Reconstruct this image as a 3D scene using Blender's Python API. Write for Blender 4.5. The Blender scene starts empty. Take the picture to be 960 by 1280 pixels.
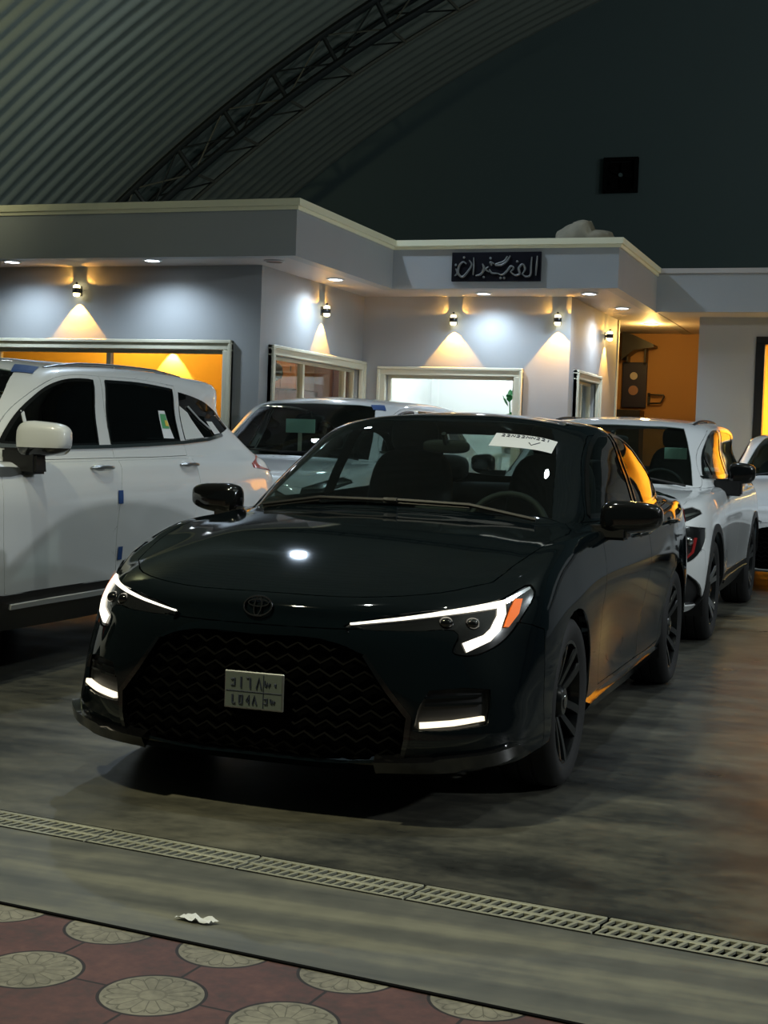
import bpy, bmesh, math, random
import numpy as np
from mathutils import Vector, Matrix
from mathutils.bvhtree import BVHTree
random.seed(7)
SC = bpy.context.scene
COL = SC.collection
PI = math.pi

# ------------------------------------------------------------------ linking
def link(name, mesh, parent=None):
    o = bpy.data.objects.new(name, mesh)
    COL.objects.link(o)
    if parent is not None:
        o.parent = parent
    return o

def obj(name, bm, mats, parent=None, smooth=None, loc=None):
    me = bpy.data.meshes.new(name)
    bm.normal_update()
    bm.to_mesh(me); bm.free()
    if not isinstance(mats, (list, tuple)):
        mats = [mats]
    for m in mats:
        me.materials.append(m)
    if smooth is not None:
        me.polygons.foreach_set('use_smooth', [True]*len(me.polygons))
        if smooth < 180:
            me.set_sharp_from_angle(angle=math.radians(smooth))
    o = link(name, me, parent)
    if loc: o.location = loc
    return o

def tag(o, label=None, cat=None, group=None, kind=None):
    if label: o['label'] = label
    if cat: o['category'] = cat
    if group: o['group'] = group
    if kind: o['kind'] = kind
    return o

def thing(name, label, cat, loc=(0, 0, 0), rz=0.0, group=None):
    o = bpy.data.objects.new(name, None)
    o.empty_display_size = .2
    COL.objects.link(o)
    o.location = loc; o.rotation_euler = (0, 0, rz)
    return tag(o, label, cat, group)

def struct(name, bm, mats, smooth=None, parent=None):
    o = obj(name, bm, mats, parent, smooth)
    if parent is None: o['kind'] = 'structure'
    return o

def copy_tree(o, parent=None):
    c = o.copy(); COL.objects.link(c)
    if parent is not None: c.parent = parent
    for ch in list(o.children):
        copy_tree(ch, c)
    return c

# ------------------------------------------------------------------ shapes
def box(bm, x0, x1, y0, y1, z0, z1, mi=0, bev=0.0, seg=2):
    vs = [bm.verts.new(p) for p in ((x0,y0,z0),(x1,y0,z0),(x1,y1,z0),(x0,y1,z0),(x0,y0,z1),(x1,y0,z1),(x1,y1,z1),(x0,y1,z1))]
    fs = [bm.faces.new([vs[i] for i in q]) for q in ((0,3,2,1),(4,5,6,7),(0,1,5,4),(1,2,6,5),(2,3,7,6),(3,0,4,7))]
    for f in fs: f.material_index = mi
    if bev > 0:
        es = list({e for f in fs for e in f.edges})
        r = bmesh.ops.bevel(bm, geom=es, offset=bev, segments=seg, profile=.5, affect='EDGES')
        for f in r['faces']: f.material_index = mi
    return vs

def frame_from(d):
    d = Vector(d).normalized()
    u = d.cross(Vector((0,0,1)))
    if u.length < 1e-4: u = d.cross(Vector((0,1,0)))
    u.normalize()
    return u, d.cross(u).normalized()

def tube(bm, pts, r, n=8, mi=0, cap=True, closed=False, flat=1.0):
    pts = [Vector(p) for p in pts]; N = len(pts)
    rs = r if isinstance(r, (list, tuple)) else [r]*N
    rings = []
    u0 = None
    for i, p in enumerate(pts):
        if closed: d = pts[(i+1) % N]-pts[i-1]
        else: d = pts[min(i+1, N-1)]-pts[max(i-1, 0)]
        d.normalize()
        if u0 is None: u, v = frame_from(d)
        else:
            u = (u0-d*u0.dot(d)).normalized(); v = d.cross(u)
        u0 = u
        rings.append([bm.verts.new(p+(u*math.cos(2*PI*k/n)+v*flat*math.sin(2*PI*k/n))*rs[i]) for k in range(n)])
    M = N if closed else N-1
    for i in range(M):
        a, b = rings[i], rings[(i+1) % N]
        for k in range(n):
            f = bm.faces.new((a[k], a[(k+1)%n], b[(k+1)%n], b[k])); f.material_index = mi
    if cap and not closed:
        bm.faces.new(rings[0][::-1]).material_index = mi
        bm.faces.new(rings[-1]).material_index = mi

def lathe(bm, prof, axis='z', n=24, mi=0, org=(0,0,0), close=False):
    """prof: (r, h) pairs turned about an axis"""
    o = Vector(org); rings = []
    for r, h in prof:
        ring = []
        for k in range(n):
            a = 2*PI*k/n; c, s = r*math.cos(a), r*math.sin(a)
            p = (c, s, h) if axis == 'z' else ((c, h, s) if axis == 'y' else (h, c, s))
            ring.append(bm.verts.new(o+Vector(p)))
        rings.append(ring)
    L = len(rings)
    for i in range(L if close else L-1):
        a, b = rings[i], rings[(i+1) % L]
        for k in range(n):
            q = (a[k], a[(k+1)%n], b[(k+1)%n], b[k])
            if axis == 'y': q = q[::-1]
            bm.faces.new(q).material_index = mi
    if not close:
        for ring, fl in ((rings[0], True), (rings[-1], False)):
            q = ring[::-1] if fl != (axis == 'y') else ring
            bm.faces.new(q).material_index = mi

def prism(bm, poly, axis, h0, h1, mi=0):
    """extrude a 2-D outline along an axis (x: poly is y,z; y: x,z; z: x,y)"""
    def P(a, b, h): return {'x': (h, a, b), 'y': (a, h, b), 'z': (a, b, h)}[axis]
    A = [bm.verts.new(P(a, b, h0)) for a, b in poly]; B = [bm.verts.new(P(a, b, h1)) for a, b in poly]
    n = len(poly); fs = [bm.faces.new(A[::-1]), bm.faces.new(B)]
    for i in range(n):
        fs.append(bm.faces.new((A[i], A[(i+1)%n], B[(i+1)%n], B[i])))
    for f in fs: f.material_index = mi
    bmesh.ops.recalc_face_normals(bm, faces=fs)
    return fs

def wall_with_hole(bm, axis, c0, c1, a0, a1, z0, z1, holes, mi=0):
    """slab between planes c0,c1 (normal axis) spanning a0..a1, z0..z1 with rectangular holes (a0,a1,z0,z1)"""
    As = sorted({a0, a1, *[h[0] for h in holes], *[h[1] for h in holes]})
    Zs = sorted({z0, z1, *[h[2] for h in holes], *[h[3] for h in holes]})
    def solid(i, j):
        if i < 0 or j < 0 or i >= len(As)-1 or j >= len(Zs)-1: return False
        am, zm = (As[i]+As[i+1])/2, (Zs[j]+Zs[j+1])/2
        return not any(h[0] < am < h[1] and h[2] < zm < h[3] for h in holes)
    V = {}
    def v(i, j, k):
        if (i, j, k) not in V:
            c = (c0, c1)[k]
            V[i, j, k] = bm.verts.new((c, As[i], Zs[j]) if axis == 'x' else (As[i], c, Zs[j]))
        return V[i, j, k]
    fs = []
    for i in range(len(As)-1):
        for j in range(len(Zs)-1):
            if not solid(i, j): continue
            for k in (0, 1):
                fs.append(bm.faces.new((v(i,j,k), v(i+1,j,k), v(i+1,j+1,k), v(i,j+1,k))))
            if not solid(i-1, j): fs.append(bm.faces.new((v(i,j,0), v(i,j+1,0), v(i,j+1,1), v(i,j,1))))
            if not solid(i+1, j): fs.append(bm.faces.new((v(i+1,j,0), v(i+1,j,1), v(i+1,j+1,1), v(i+1,j+1,0))))
            if not solid(i, j-1): fs.append(bm.faces.new((v(i,j,0), v(i,j,1), v(i+1,j,1), v(i+1,j,0))))
            if not solid(i, j+1): fs.append(bm.faces.new((v(i,j+1,0), v(i+1,j+1,0), v(i+1,j+1,1), v(i,j+1,1))))
    bmesh.ops.recalc_face_normals(bm, faces=fs)
    for f in fs: f.material_index = mi

# ------------------------------------------------------------------ materials
MATS = {}
def principled(name, col, rough=.5, metal=0., coat=0., coat_rough=.03, spec=.5, noise=None, bump=None, emit=None, estr=0.):
    m = bpy.data.materials.new(name); m.use_nodes = True
    nt = m.node_tree; b = nt.nodes['Principled BSDF']
    b.inputs['Base Color'].default_value = (*col, 1)
    b.inputs['Roughness'].default_value = rough
    b.inputs['Metallic'].default_value = metal
    b.inputs['Coat Weight'].default_value = coat
    b.inputs['Coat Roughness'].default_value = coat_rough
    b.inputs['Specular IOR Level'].default_value = spec
    if emit:
        b.inputs['Emission Color'].default_value = (*emit, 1)
        b.inputs['Emission Strength'].default_value = estr
    if noise:   # (scale, amount)
        tc = nt.nodes.new('ShaderNodeTexCoord'); nz = nt.nodes.new('ShaderNodeTexNoise')
        nz.inputs['Scale'].default_value = noise[0]; nz.inputs['Detail'].default_value = 6
        nt.links.new(tc.outputs['Object'], nz.inputs['Vector'])
        mx = nt.nodes.new('ShaderNodeMix'); mx.data_type = 'RGBA'
        mx.inputs['A'].default_value = (*[c*(1-noise[1]) for c in col], 1)
        mx.inputs['B'].default_value = (*[min(1, c*(1+noise[1])) for c in col], 1)
        nt.links.new(nz.outputs['Fac'], mx.inputs['Factor'])
        nt.links.new(mx.outputs['Result'], b.inputs['Base Color'])
    if bump:    # (scale, strength)
        tc = nt.nodes.new('ShaderNodeTexCoord'); nz = nt.nodes.new('ShaderNodeTexNoise')
        nz.inputs['Scale'].default_value = bump[0]; nz.inputs['Detail'].default_value = 4
        nt.links.new(tc.outputs['Object'], nz.inputs['Vector'])
        bp = nt.nodes.new('ShaderNodeBump'); bp.inputs['Strength'].default_value = bump[1]; bp.inputs['Distance'].default_value = .01
        nt.links.new(nz.outputs['Fac'], bp.inputs['Height'])
        nt.links.new(bp.outputs['Normal'], b.inputs['Normal'])
    MATS[name] = m
    return m

def emitter(name, col, s):
    m = bpy.data.materials.new(name); m.use_nodes = True
    nt = m.node_tree; nt.nodes.clear()
    e = nt.nodes.new('ShaderNodeEmission'); e.inputs['Color'].default_value = (*col, 1); e.inputs['Strength'].default_value = s
    out = nt.nodes.new('ShaderNodeOutputMaterial'); nt.links.new(e.outputs[0], out.inputs[0])
    MATS[name] = m
    return m

def pane(name, tint, ior=1.5, rough=0.0):
    """thin glass: clear or tinted, mirror-like by the Fresnel law"""
    m = bpy.data.materials.new(name); m.use_nodes = True
    nt = m.node_tree; nt.nodes.clear()
    t = nt.nodes.new('ShaderNodeBsdfTransparent'); t.inputs['Color'].default_value = (*tint, 1)
    g = nt.nodes.new('ShaderNodeBsdfGlossy'); g.inputs['Roughness'].default_value = rough
    fr = nt.nodes.new('ShaderNodeFresnel'); fr.inputs['IOR'].default_value = ior
    # same reflectance whichever side is seen
    geo = nt.nodes.new('ShaderNodeNewGeometry'); mr = nt.nodes.new('ShaderNodeMath'); mr.operation = 'MULTIPLY_ADD'
    mr.inputs[1].default_value = (1/ior-ior); mr.inputs[2].default_value = ior
    nt.links.new(geo.outputs['Backfacing'], mr.inputs[0]); nt.links.new(mr.outputs[0], fr.inputs['IOR'])
    mx = nt.nodes.new('ShaderNodeMixShader')
    nt.links.new(fr.outputs[0], mx.inputs[0]); nt.links.new(t.outputs[0], mx.inputs[1]); nt.links.new(g.outputs[0], mx.inputs[2])
    out = nt.nodes.new('ShaderNodeOutputMaterial'); nt.links.new(mx.outputs[0], out.inputs[0])
    MATS[name] = m
    return m
# ================================================================== CAR SHELL
def hermite(P, n, sharp=(), m0=None, m1=None):
    """interpolate rows P (K,...,3) with a chord-spaced Catmull-Rom spline, n samples per span; sharp: knots with a crease;
    m0/m1: ghost points before the first and after the last row"""
    P = np.asarray(P, float); K = len(P)
    ch = np.linalg.norm(np.diff(P, axis=0), axis=-1)
    ch = ch.reshape(K-1, -1).mean(1)**.7+1e-6
    def ghost(g, a):
        return g if g is not None else a
    out = []
    def tan(i, side):
        if i in sharp:
            if side > 0 and i < K-1: return (P[i+1]-P[i])/ch[i]
            if side < 0 and i > 0: return (P[i]-P[i-1])/ch[i-1]
        if i == 0:
            if m0 is not None:
                return (P[1]-m0)/(2*ch[0])
            return (P[1]-P[0])/ch[0]
        if i == K-1:
            if m1 is not None:
                return (m1-P[-2])/(2*ch[-1])
            return (P[-1]-P[-2])/ch[-1]
        d0 = (P[i]-P[i-1])/ch[i-1]; d1 = (P[i+1]-P[i])/ch[i]
        w = ch[i]/(ch[i]+ch[i-1])
        return d0*w+d1*(1-w)
    for i in range(K-1):
        a, b = tan(i, 1)*ch[i], tan(i+1, -1)*ch[i]
        for s in range(n):
            t = s/n
            h00 = 2*t**3-3*t**2+1; h10 = t**3-2*t**2+t; h01 = -2*t**3+3*t**2; h11 = t**3-t**2
            out.append(h00*P[i]+h10*a+h01*P[i+1]+h11*b)
    out.append(P[-1])
    return np.array(out)

FLIP = np.array([1., -1., 1.])
def shell_grid(tab, nc=8, nr=5, sharp=()):
    """tab: rings x columns x 3, the left half of a car from the nose centre round to the tail centre, bottom ring to roof ridge"""
    T = np.array(tab, float)                       # R,C,3
    A = np.moveaxis(T, 1, 0)                       # columns first
    G = hermite(A, nc, (), m0=A[1]*FLIP, m1=A[-2]*FLIP)   # mirrored ghosts keep the nose and tail smooth
    G = np.moveaxis(G, 1, 0)                       # R, u, 3
    S = hermite(G, nr, sharp, m1=G[-2]*FLIP)
    S[:, 0, 1] = 0; S[:, -1, 1] = 0; S[-1, :, 1] = 0
    S[..., 1] = np.maximum(S[..., 1], 0)
    return S

def shell_bm(S):
    bm = bmesh.new()
    R, U = S.shape[:2]
    V = [[bm.verts.new(S[i, j]) for j in range(U)] for i in range(R)]
    for i in range(R-1):
        for j in range(U-1):
            bm.faces.new((V[i][j], V[i][j+1], V[i+1][j+1], V[i+1][j]))
    bmesh.ops.remove_doubles(bm, verts=bm.verts, dist=1e-5)
    bmesh.ops.recalc_face_normals(bm, faces=bm.faces)
    bm.normal_update()
    # the half is open at the middle: make sure it faces out (the door panels face +y)
    s = sum(f.normal.y*f.calc_area() for f in bm.faces)
    if s < 0: bmesh.ops.reverse_faces(bm, faces=bm.faces)
    bm.normal_update()
    return bm

VIEW = {'side': (0, 2, 1), 'front': (1, 2, 0), 'top': (0, 1, 2)}
def smooth_poly(pts, n=4, closed=True):
    """round an outline; a point given as (a, b, 1) stays a corner"""
    pts = [tuple(p) for p in pts]
    out = []
    N = len(pts)
    for i in range(N):
        p0, p1, p2, p3 = pts[i-1], pts[i], pts[(i+1) % N], pts[(i+2) % N]
        a, b = np.array(p1[:2]), np.array(p2[:2])
        c1, c2 = len(p1) > 2, len(p2) > 2
        L = np.linalg.norm(b-a)
        def tg(q0, q1, q2):
            q0, q1, q2 = (np.array(q[:2]) for q in (q0, q1, q2))
            d0, d1 = q1-q0, q2-q1
            l0, l1 = np.linalg.norm(d0)+1e-9, np.linalg.norm(d1)+1e-9
            w = l1/(l0+l1)
            return d0/l0*w+d1/l1*(1-w)
        ta = (b-a)/L if c1 else tg(p0, p1, p2)
        tb = (b-a)/L if c2 else tg(p1, p2, p3)
        k = 1 if (c1 and c2) else n
        for s in range(k):
            t = s/k
            out.append((2*t**3-3*t**2+1)*a+(t**3-2*t**2+t)*ta*L+(-2*t**3+3*t**2)*b+(t**3-t**2)*tb*L)
    return [tuple(p) for p in out]

def inside(poly, a, b):
    c = False; n = len(poly); j = n-1
    for i in range(n):
        xi, yi = poly[i]; xj, yj = poly[j]
        if (yi > b) != (yj > b) and a < (xj-xi)*(b-yi)/(yj-yi+1e-12)+xi: c = not c
        j = i
    return c

class Shell:
    def __init__(self, tab, nc=8, nr=5, sharp=()):
        self.S = shell_grid(tab, nc, nr, sharp)
        self.bm = shell_bm(self.S)
        self.bvh = BVHTree.FromBMesh(self.bm)
        self.regions = []                   # (name, view, poly, cond)
    def hit(self, view, a, b, far=6.0, back=False):
        """the outermost shell point seen along a view"""
        i, j, k = VIEW[view]
        o = [0, 0, 0]; o[i] = a; o[j] = b; o[k] = -far if back else far
        d = [0, 0, 0]; d[k] = 1 if back else -1
        p, n, _, _ = self.bvh.ray_cast(Vector(o), Vector(d))
        return p, n
    def near(self, p):
        q, n, _, _ = self.bvh.find_nearest(Vector(p))
        return q, n
    def cut(self, name, view, pts, cond=None, rounded=True):
        poly = smooth_poly(pts) if rounded else [tuple(p[:2]) for p in pts]
        i, j, k = VIEW[view]
        bm = self.bm
        ax = Vector([1 if t == k else 0 for t in range(3)])
        pa = [p[0] for p in poly]; pb = [p[1] for p in poly]
        lo, hi = (min(pa)-.01, min(pb)-.01), (max(pa)+.01, max(pb)+.01)
        def ok(f):
            return cond is None or cond(f.calc_center_median(), f.normal)
        pool = []
        for f in bm.faces:
            co = [v.co for v in f.verts]
            if max(c[i] for c in co) < lo[0] or min(c[i] for c in co) > hi[0] or max(c[j] for c in co) < lo[1] or min(c[j] for c in co) > hi[1]: continue
            if ok(f): pool.append(f)
        n = len(poly)
        for s in range(n):
            p, q = poly[s], poly[(s+1) % n]
            e = 2e-3
            b0, b1 = (min(p[0], q[0])-e, min(p[1], q[1])-e), (max(p[0], q[0])+e, max(p[1], q[1])+e)
            P = [0, 0, 0]; P[i], P[j] = p
            D = [0, 0, 0]; D[i], D[j] = q[0]-p[0], q[1]-p[1]
            D = Vector(D)
            if D.length < 1e-6: continue
            no = D.cross(ax).normalized()
            sel = []
            for f in pool:
                if not f.is_valid: continue
                co = [v.co for v in f.verts]
                if max(c[i] for c in co) < b0[0] or min(c[i] for c in co) > b1[0] or max(c[j] for c in co) < b0[1] or min(c[j] for c in co) > b1[1]: continue
                sel.append(f)
            if not sel: continue
            geom = list(sel)+list({e for f in sel for e in f.edges})+list({v for f in sel for v in f.verts})
            before = len(bm.faces)
            r = bmesh.ops.bisect_plane(bm, geom=geom, dist=2e-5, plane_co=P, plane_no=no)
            new = [g for g in r['geom'] if isinstance(g, bmesh.types.BMFace)]
            have = set(pool)
            pool += [f for f in new if f not in have]
        self.regions.append((name, i, j, poly, cond))
        return poly
    def split(self):
        """{region: [(verts, faces)]} after all cuts; first region that holds a face wins"""
        bm = self.bm; bm.normal_update()
        out = {}
        for f in bm.faces:
            c = f.calc_center_median(); nm = 'rest'
            for name, i, j, poly, cond in self.regions:
                if cond is not None and not cond(c, f.normal): continue
                if inside(poly, c[i], c[j]): nm = name; break
            out.setdefault(nm, []).append([tuple(v.co) for v in f.verts])
        self.parts = out
        return out
    def part_bm(self, name, mirror=False, both=False):
        """one region as its own mesh; mirror: the other side's; both: welded with its mirror image"""
        bm = bmesh.new(); V = {}
        def add(co):
            key = (round(co[0], 5), round(co[1], 5), round(co[2], 5))
            if key not in V: V[key] = bm.verts.new(co)
            return V[key]
        for F in self.parts.get(name, []):
            for m in ((1, -1) if both else ((-1,) if mirror else (1,))):
                vs = []
                for x, y, z in F:
                    v = add((x, y*m if abs(y) > 1e-5 else 0., z))
                    if v not in vs: vs.append(v)
                if m < 0: vs = vs[::-1]
                if len(vs) > 2:
                    try: bm.faces.new(vs)
                    except ValueError: pass
        bm.normal_update()
        return bm

def groove(bm, w=.003, d=.012, mi=None):
    """turn a panel's border in, so that a shut line shows between two panels"""
    bm.normal_update()
    nrm = {}
    if not bm.faces: return bm
    r = bmesh.ops.inset_region(bm, faces=list(bm.faces), thickness=w, depth=0, use_boundary=True, use_even_offset=False, use_interpolate=True)
    ring = r['faces']
    if mi is not None:
        for f in ring: f.material_index = mi
    bm.normal_update()
    for v in bm.verts:
        if any(e.is_boundary for e in v.link_edges):
            fs = [f for f in v.link_faces]
            n = sum((f.normal for f in fs), Vector()).normalized()
            nrm[v] = n
    for v, n in nrm.items(): v.co -= n*d
    bm.normal_update()
    return bm

def panel(sh, name, mats, parent, reg=None, both=False, mirror=False, w=.003, d=.012, label=None, off=0.0):
    bm = sh.part_bm(reg or name, mirror, both)
    if not bm.faces: print('EMPTY PART', name, reg); bm.free(); return None
    if off:
        bm.normal_update()
        for v in bm.verts: v['n'] if False else None
        ns = {v: v.normal.copy() for v in bm.verts}
        for v, n in ns.items(): v.co += n*off
    if w: groove(bm, w, d)
    o = obj(name, bm, mats, parent, 38)
    if label: o['label'] = label
    return o

def resample(pts, step):
    pts = [Vector(p) for p in pts]
    out = [pts[0]]
    for a, b in zip(pts, pts[1:]):
        n = max(1, int(round((b-a).length/step)))
        for k in range(1, n+1): out.append(a.lerp(b, k/n))
    return out

def ribbon(bm, sh, view, path, widths, off=.003, thick=.006, step=.02, back=False, mi=0, mirror=False, vert=False):
    """a raised strip laid on the shell along a 2-D path (view coordinates)"""
    P = resample([(*p, 0) for p in path], step)
    L = len(P)
    # widths given per original vertex
    D = [0.]
    for a, b in zip(P, P[1:]): D.append(D[-1]+(b-a).length)
    d0 = [0.]
    for a, b in zip(path, path[1:]): d0.append(d0[-1]+math.hypot(b[0]-a[0], b[1]-a[1]))
    w = np.interp(D, d0, widths if isinstance(widths, (list, tuple)) else [widths]*len(path))
    rows = []
    for i in range(L):
        t = (P[min(i+1, L-1)]-P[max(i-1, 0)]); t.normalize()
        nn = Vector((-t.y, t.x, 0))
        row = []
        for s in (-.5, .5):
            q = P[i]+nn*(w[i]*s)
            p, n = sh.hit(view, q.x, q.y, back=back)
            if p is None:
                p, n = sh.near({'front': (.9, q.x, q.y), 'side': (q.x, .9, q.y), 'top': (q.x, q.y, 1.2)}[view])
            row.append((p+n*off, p+n*(off-thick)))
        rows.append(row)
    m = -1 if mirror else 1
    mk = lambda p: bm.verts.new((p.x, p.y*m, p.z))
    Q = [[mk(r[0][0]), mk(r[1][0]), mk(r[1][1]), mk(r[0][1])] for r in rows]
    fs = []
    for a, b in zip(Q, Q[1:]):
        for k in range(4): fs.append(bm.faces.new((a[k], a[(k+1)%4], b[(k+1)%4], b[k])))
    fs.append(bm.faces.new(Q[0][::-1])); fs.append(bm.faces.new(Q[-1]))
    for f in fs: f.material_index = mi
    bmesh.ops.recalc_face_normals(bm, faces=fs)

# ------------------------------------------------------------------ sedan and crossover tables (x ahead of the front axle, y left, z up)
SEDAN = [
 [(.86,0,.17),(.84,.32,.17),(.76,.58,.17),(.60,.76,.18),(.40,.82,.19),(0,.82,.19),(-.42,.80,.18),(-.85,.79,.17),(-1.65,.79,.17),(-2.28,.79,.18),(-2.7,.80,.20),(-3.1,.80,.23),(-3.42,.74,.25),(-3.56,.58,.26),(-3.62,.32,.26),(-3.63,0,.26)],
 [(.935,0,.22),(.915,.33,.22),(.84,.62,.22),(.67,.81,.22),(.42,.865,.23),(0,.87,.24),(-.42,.85,.24),(-.85,.835,.23),(-1.65,.835,.23),(-2.28,.84,.24),(-2.7,.865,.27),(-3.1,.855,.29),(-3.46,.785,.31),(-3.60,.61,.32),(-3.67,.33,.32),(-3.68,0,.32)],
 [(.945,0,.40),(.93,.34,.40),(.86,.60,.40),(.70,.79,.40),(.44,.87,.41),(0,.885,.42),(-.42,.872,.42),(-.85,.845,.40),(-1.65,.840,.40),(-2.28,.855,.42),(-2.7,.885,.45),(-3.1,.875,.46),(-3.47,.80,.47),(-3.61,.62,.48),(-3.67,.34,.48),(-3.68,0,.48)],
 [(.955,0,.58),(.93,.33,.58),(.84,.58,.57),(.68,.765,.56),(.43,.865,.57),(0,.888,.60),(-.42,.88,.60),(-.85,.866,.58),(-1.65,.866,.58),(-2.28,.876,.60),(-2.7,.89,.62),(-3.1,.878,.63),(-3.46,.80,.64),(-3.60,.63,.64),(-3.65,.34,.64),(-3.66,0,.64)],
 [(.935,0,.68),(.90,.33,.67),(.79,.58,.675),(.63,.745,.69),(.40,.845,.71),(0,.88,.74),(-.42,.885,.76),(-.85,.888,.75),(-1.65,.890,.76),(-2.28,.890,.78),(-2.7,.888,.80),(-3.1,.865,.82),(-3.45,.79,.83),(-3.58,.63,.84),(-3.62,.35,.84),(-3.63,0,.84)],
 [(.88,0,.745),(.84,.33,.745),(.70,.575,.765),(.52,.71,.785),(.34,.795,.82),(-.02,.838,.885),(-.42,.852,.905),(-.85,.862,.90),(-1.65,.864,.905),(-2.28,.864,.93),(-2.7,.858,.955),(-3.1,.83,.97),(-3.43,.755,.98),(-3.56,.61,.99),(-3.6,.34,1.0),(-3.61,0,1.0)],
 [(.40,0,.885),(.38,.25,.885),(.32,.45,.885),(.22,.58,.885),(.10,.68,.895),(-.14,.755,.92),(-.46,.80,.935),(-.87,.825,.94),(-1.65,.825,.955),(-2.28,.82,.975),(-2.68,.805,1.0),(-3.05,.755,1.02),(-3.3,.66,1.035),(-3.40,.52,1.04),(-3.44,.3,1.045),(-3.45,0,1.045)],
 [(-.30,0,.985),(-.32,.25,.98),(-.38,.46,.972),(-.46,.60,.965),(-.56,.685,.96),(-.66,.73,.96),(-.78,.765,.962),(-.98,.785,.965),(-1.65,.79,.975),(-2.25,.78,.995),(-2.6,.75,1.02),(-2.9,.68,1.045),(-3.05,.60,1.055),(-3.12,.46,1.06),(-3.15,.25,1.065),(-3.16,0,1.065)],
 [(-.76,0,1.205),(-.775,.25,1.20),(-.82,.43,1.19),(-.88,.545,1.18),(-.96,.62,1.175),(-1.05,.66,1.175),(-1.15,.685,1.178),(-1.3,.695,1.18),(-1.72,.70,1.185),(-2.2,.695,1.19),(-2.5,.67,1.195),(-2.68,.61,1.21),(-2.77,.54,1.22),(-2.82,.42,1.225),(-2.84,.22,1.23),(-2.85,0,1.23)],
 [(-1.20,0,1.388),(-1.21,.24,1.384),(-1.24,.39,1.376),(-1.28,.48,1.366),(-1.34,.545,1.357),(-1.42,.575,1.36),(-1.5,.585,1.365),(-1.6,.59,1.37),(-1.8,.592,1.37),(-2.05,.585,1.358),(-2.2,.57,1.345),(-2.31,.53,1.338),(-2.37,.47,1.342),(-2.41,.37,1.35),(-2.43,.2,1.355),(-2.44,0,1.358)],
 [(-1.42,0,1.42),(-1.43,.15,1.419),(-1.45,.25,1.414),(-1.48,.31,1.41),(-1.52,.345,1.408),(-1.57,.36,1.41),(-1.63,.365,1.412),(-1.7,.37,1.413),(-1.82,.37,1.412),(-1.96,.37,1.408),(-2.06,.36,1.402),(-2.13,.335,1.398),(-2.18,.30,1.398),(-2.2,.24,1.40),(-2.22,.13,1.402),(-2.23,0,1.403)],
 [(x,0,1.434-.012*(x+1.8)**2) for x in np.linspace(-1.62,-2.02,16)],
]
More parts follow.
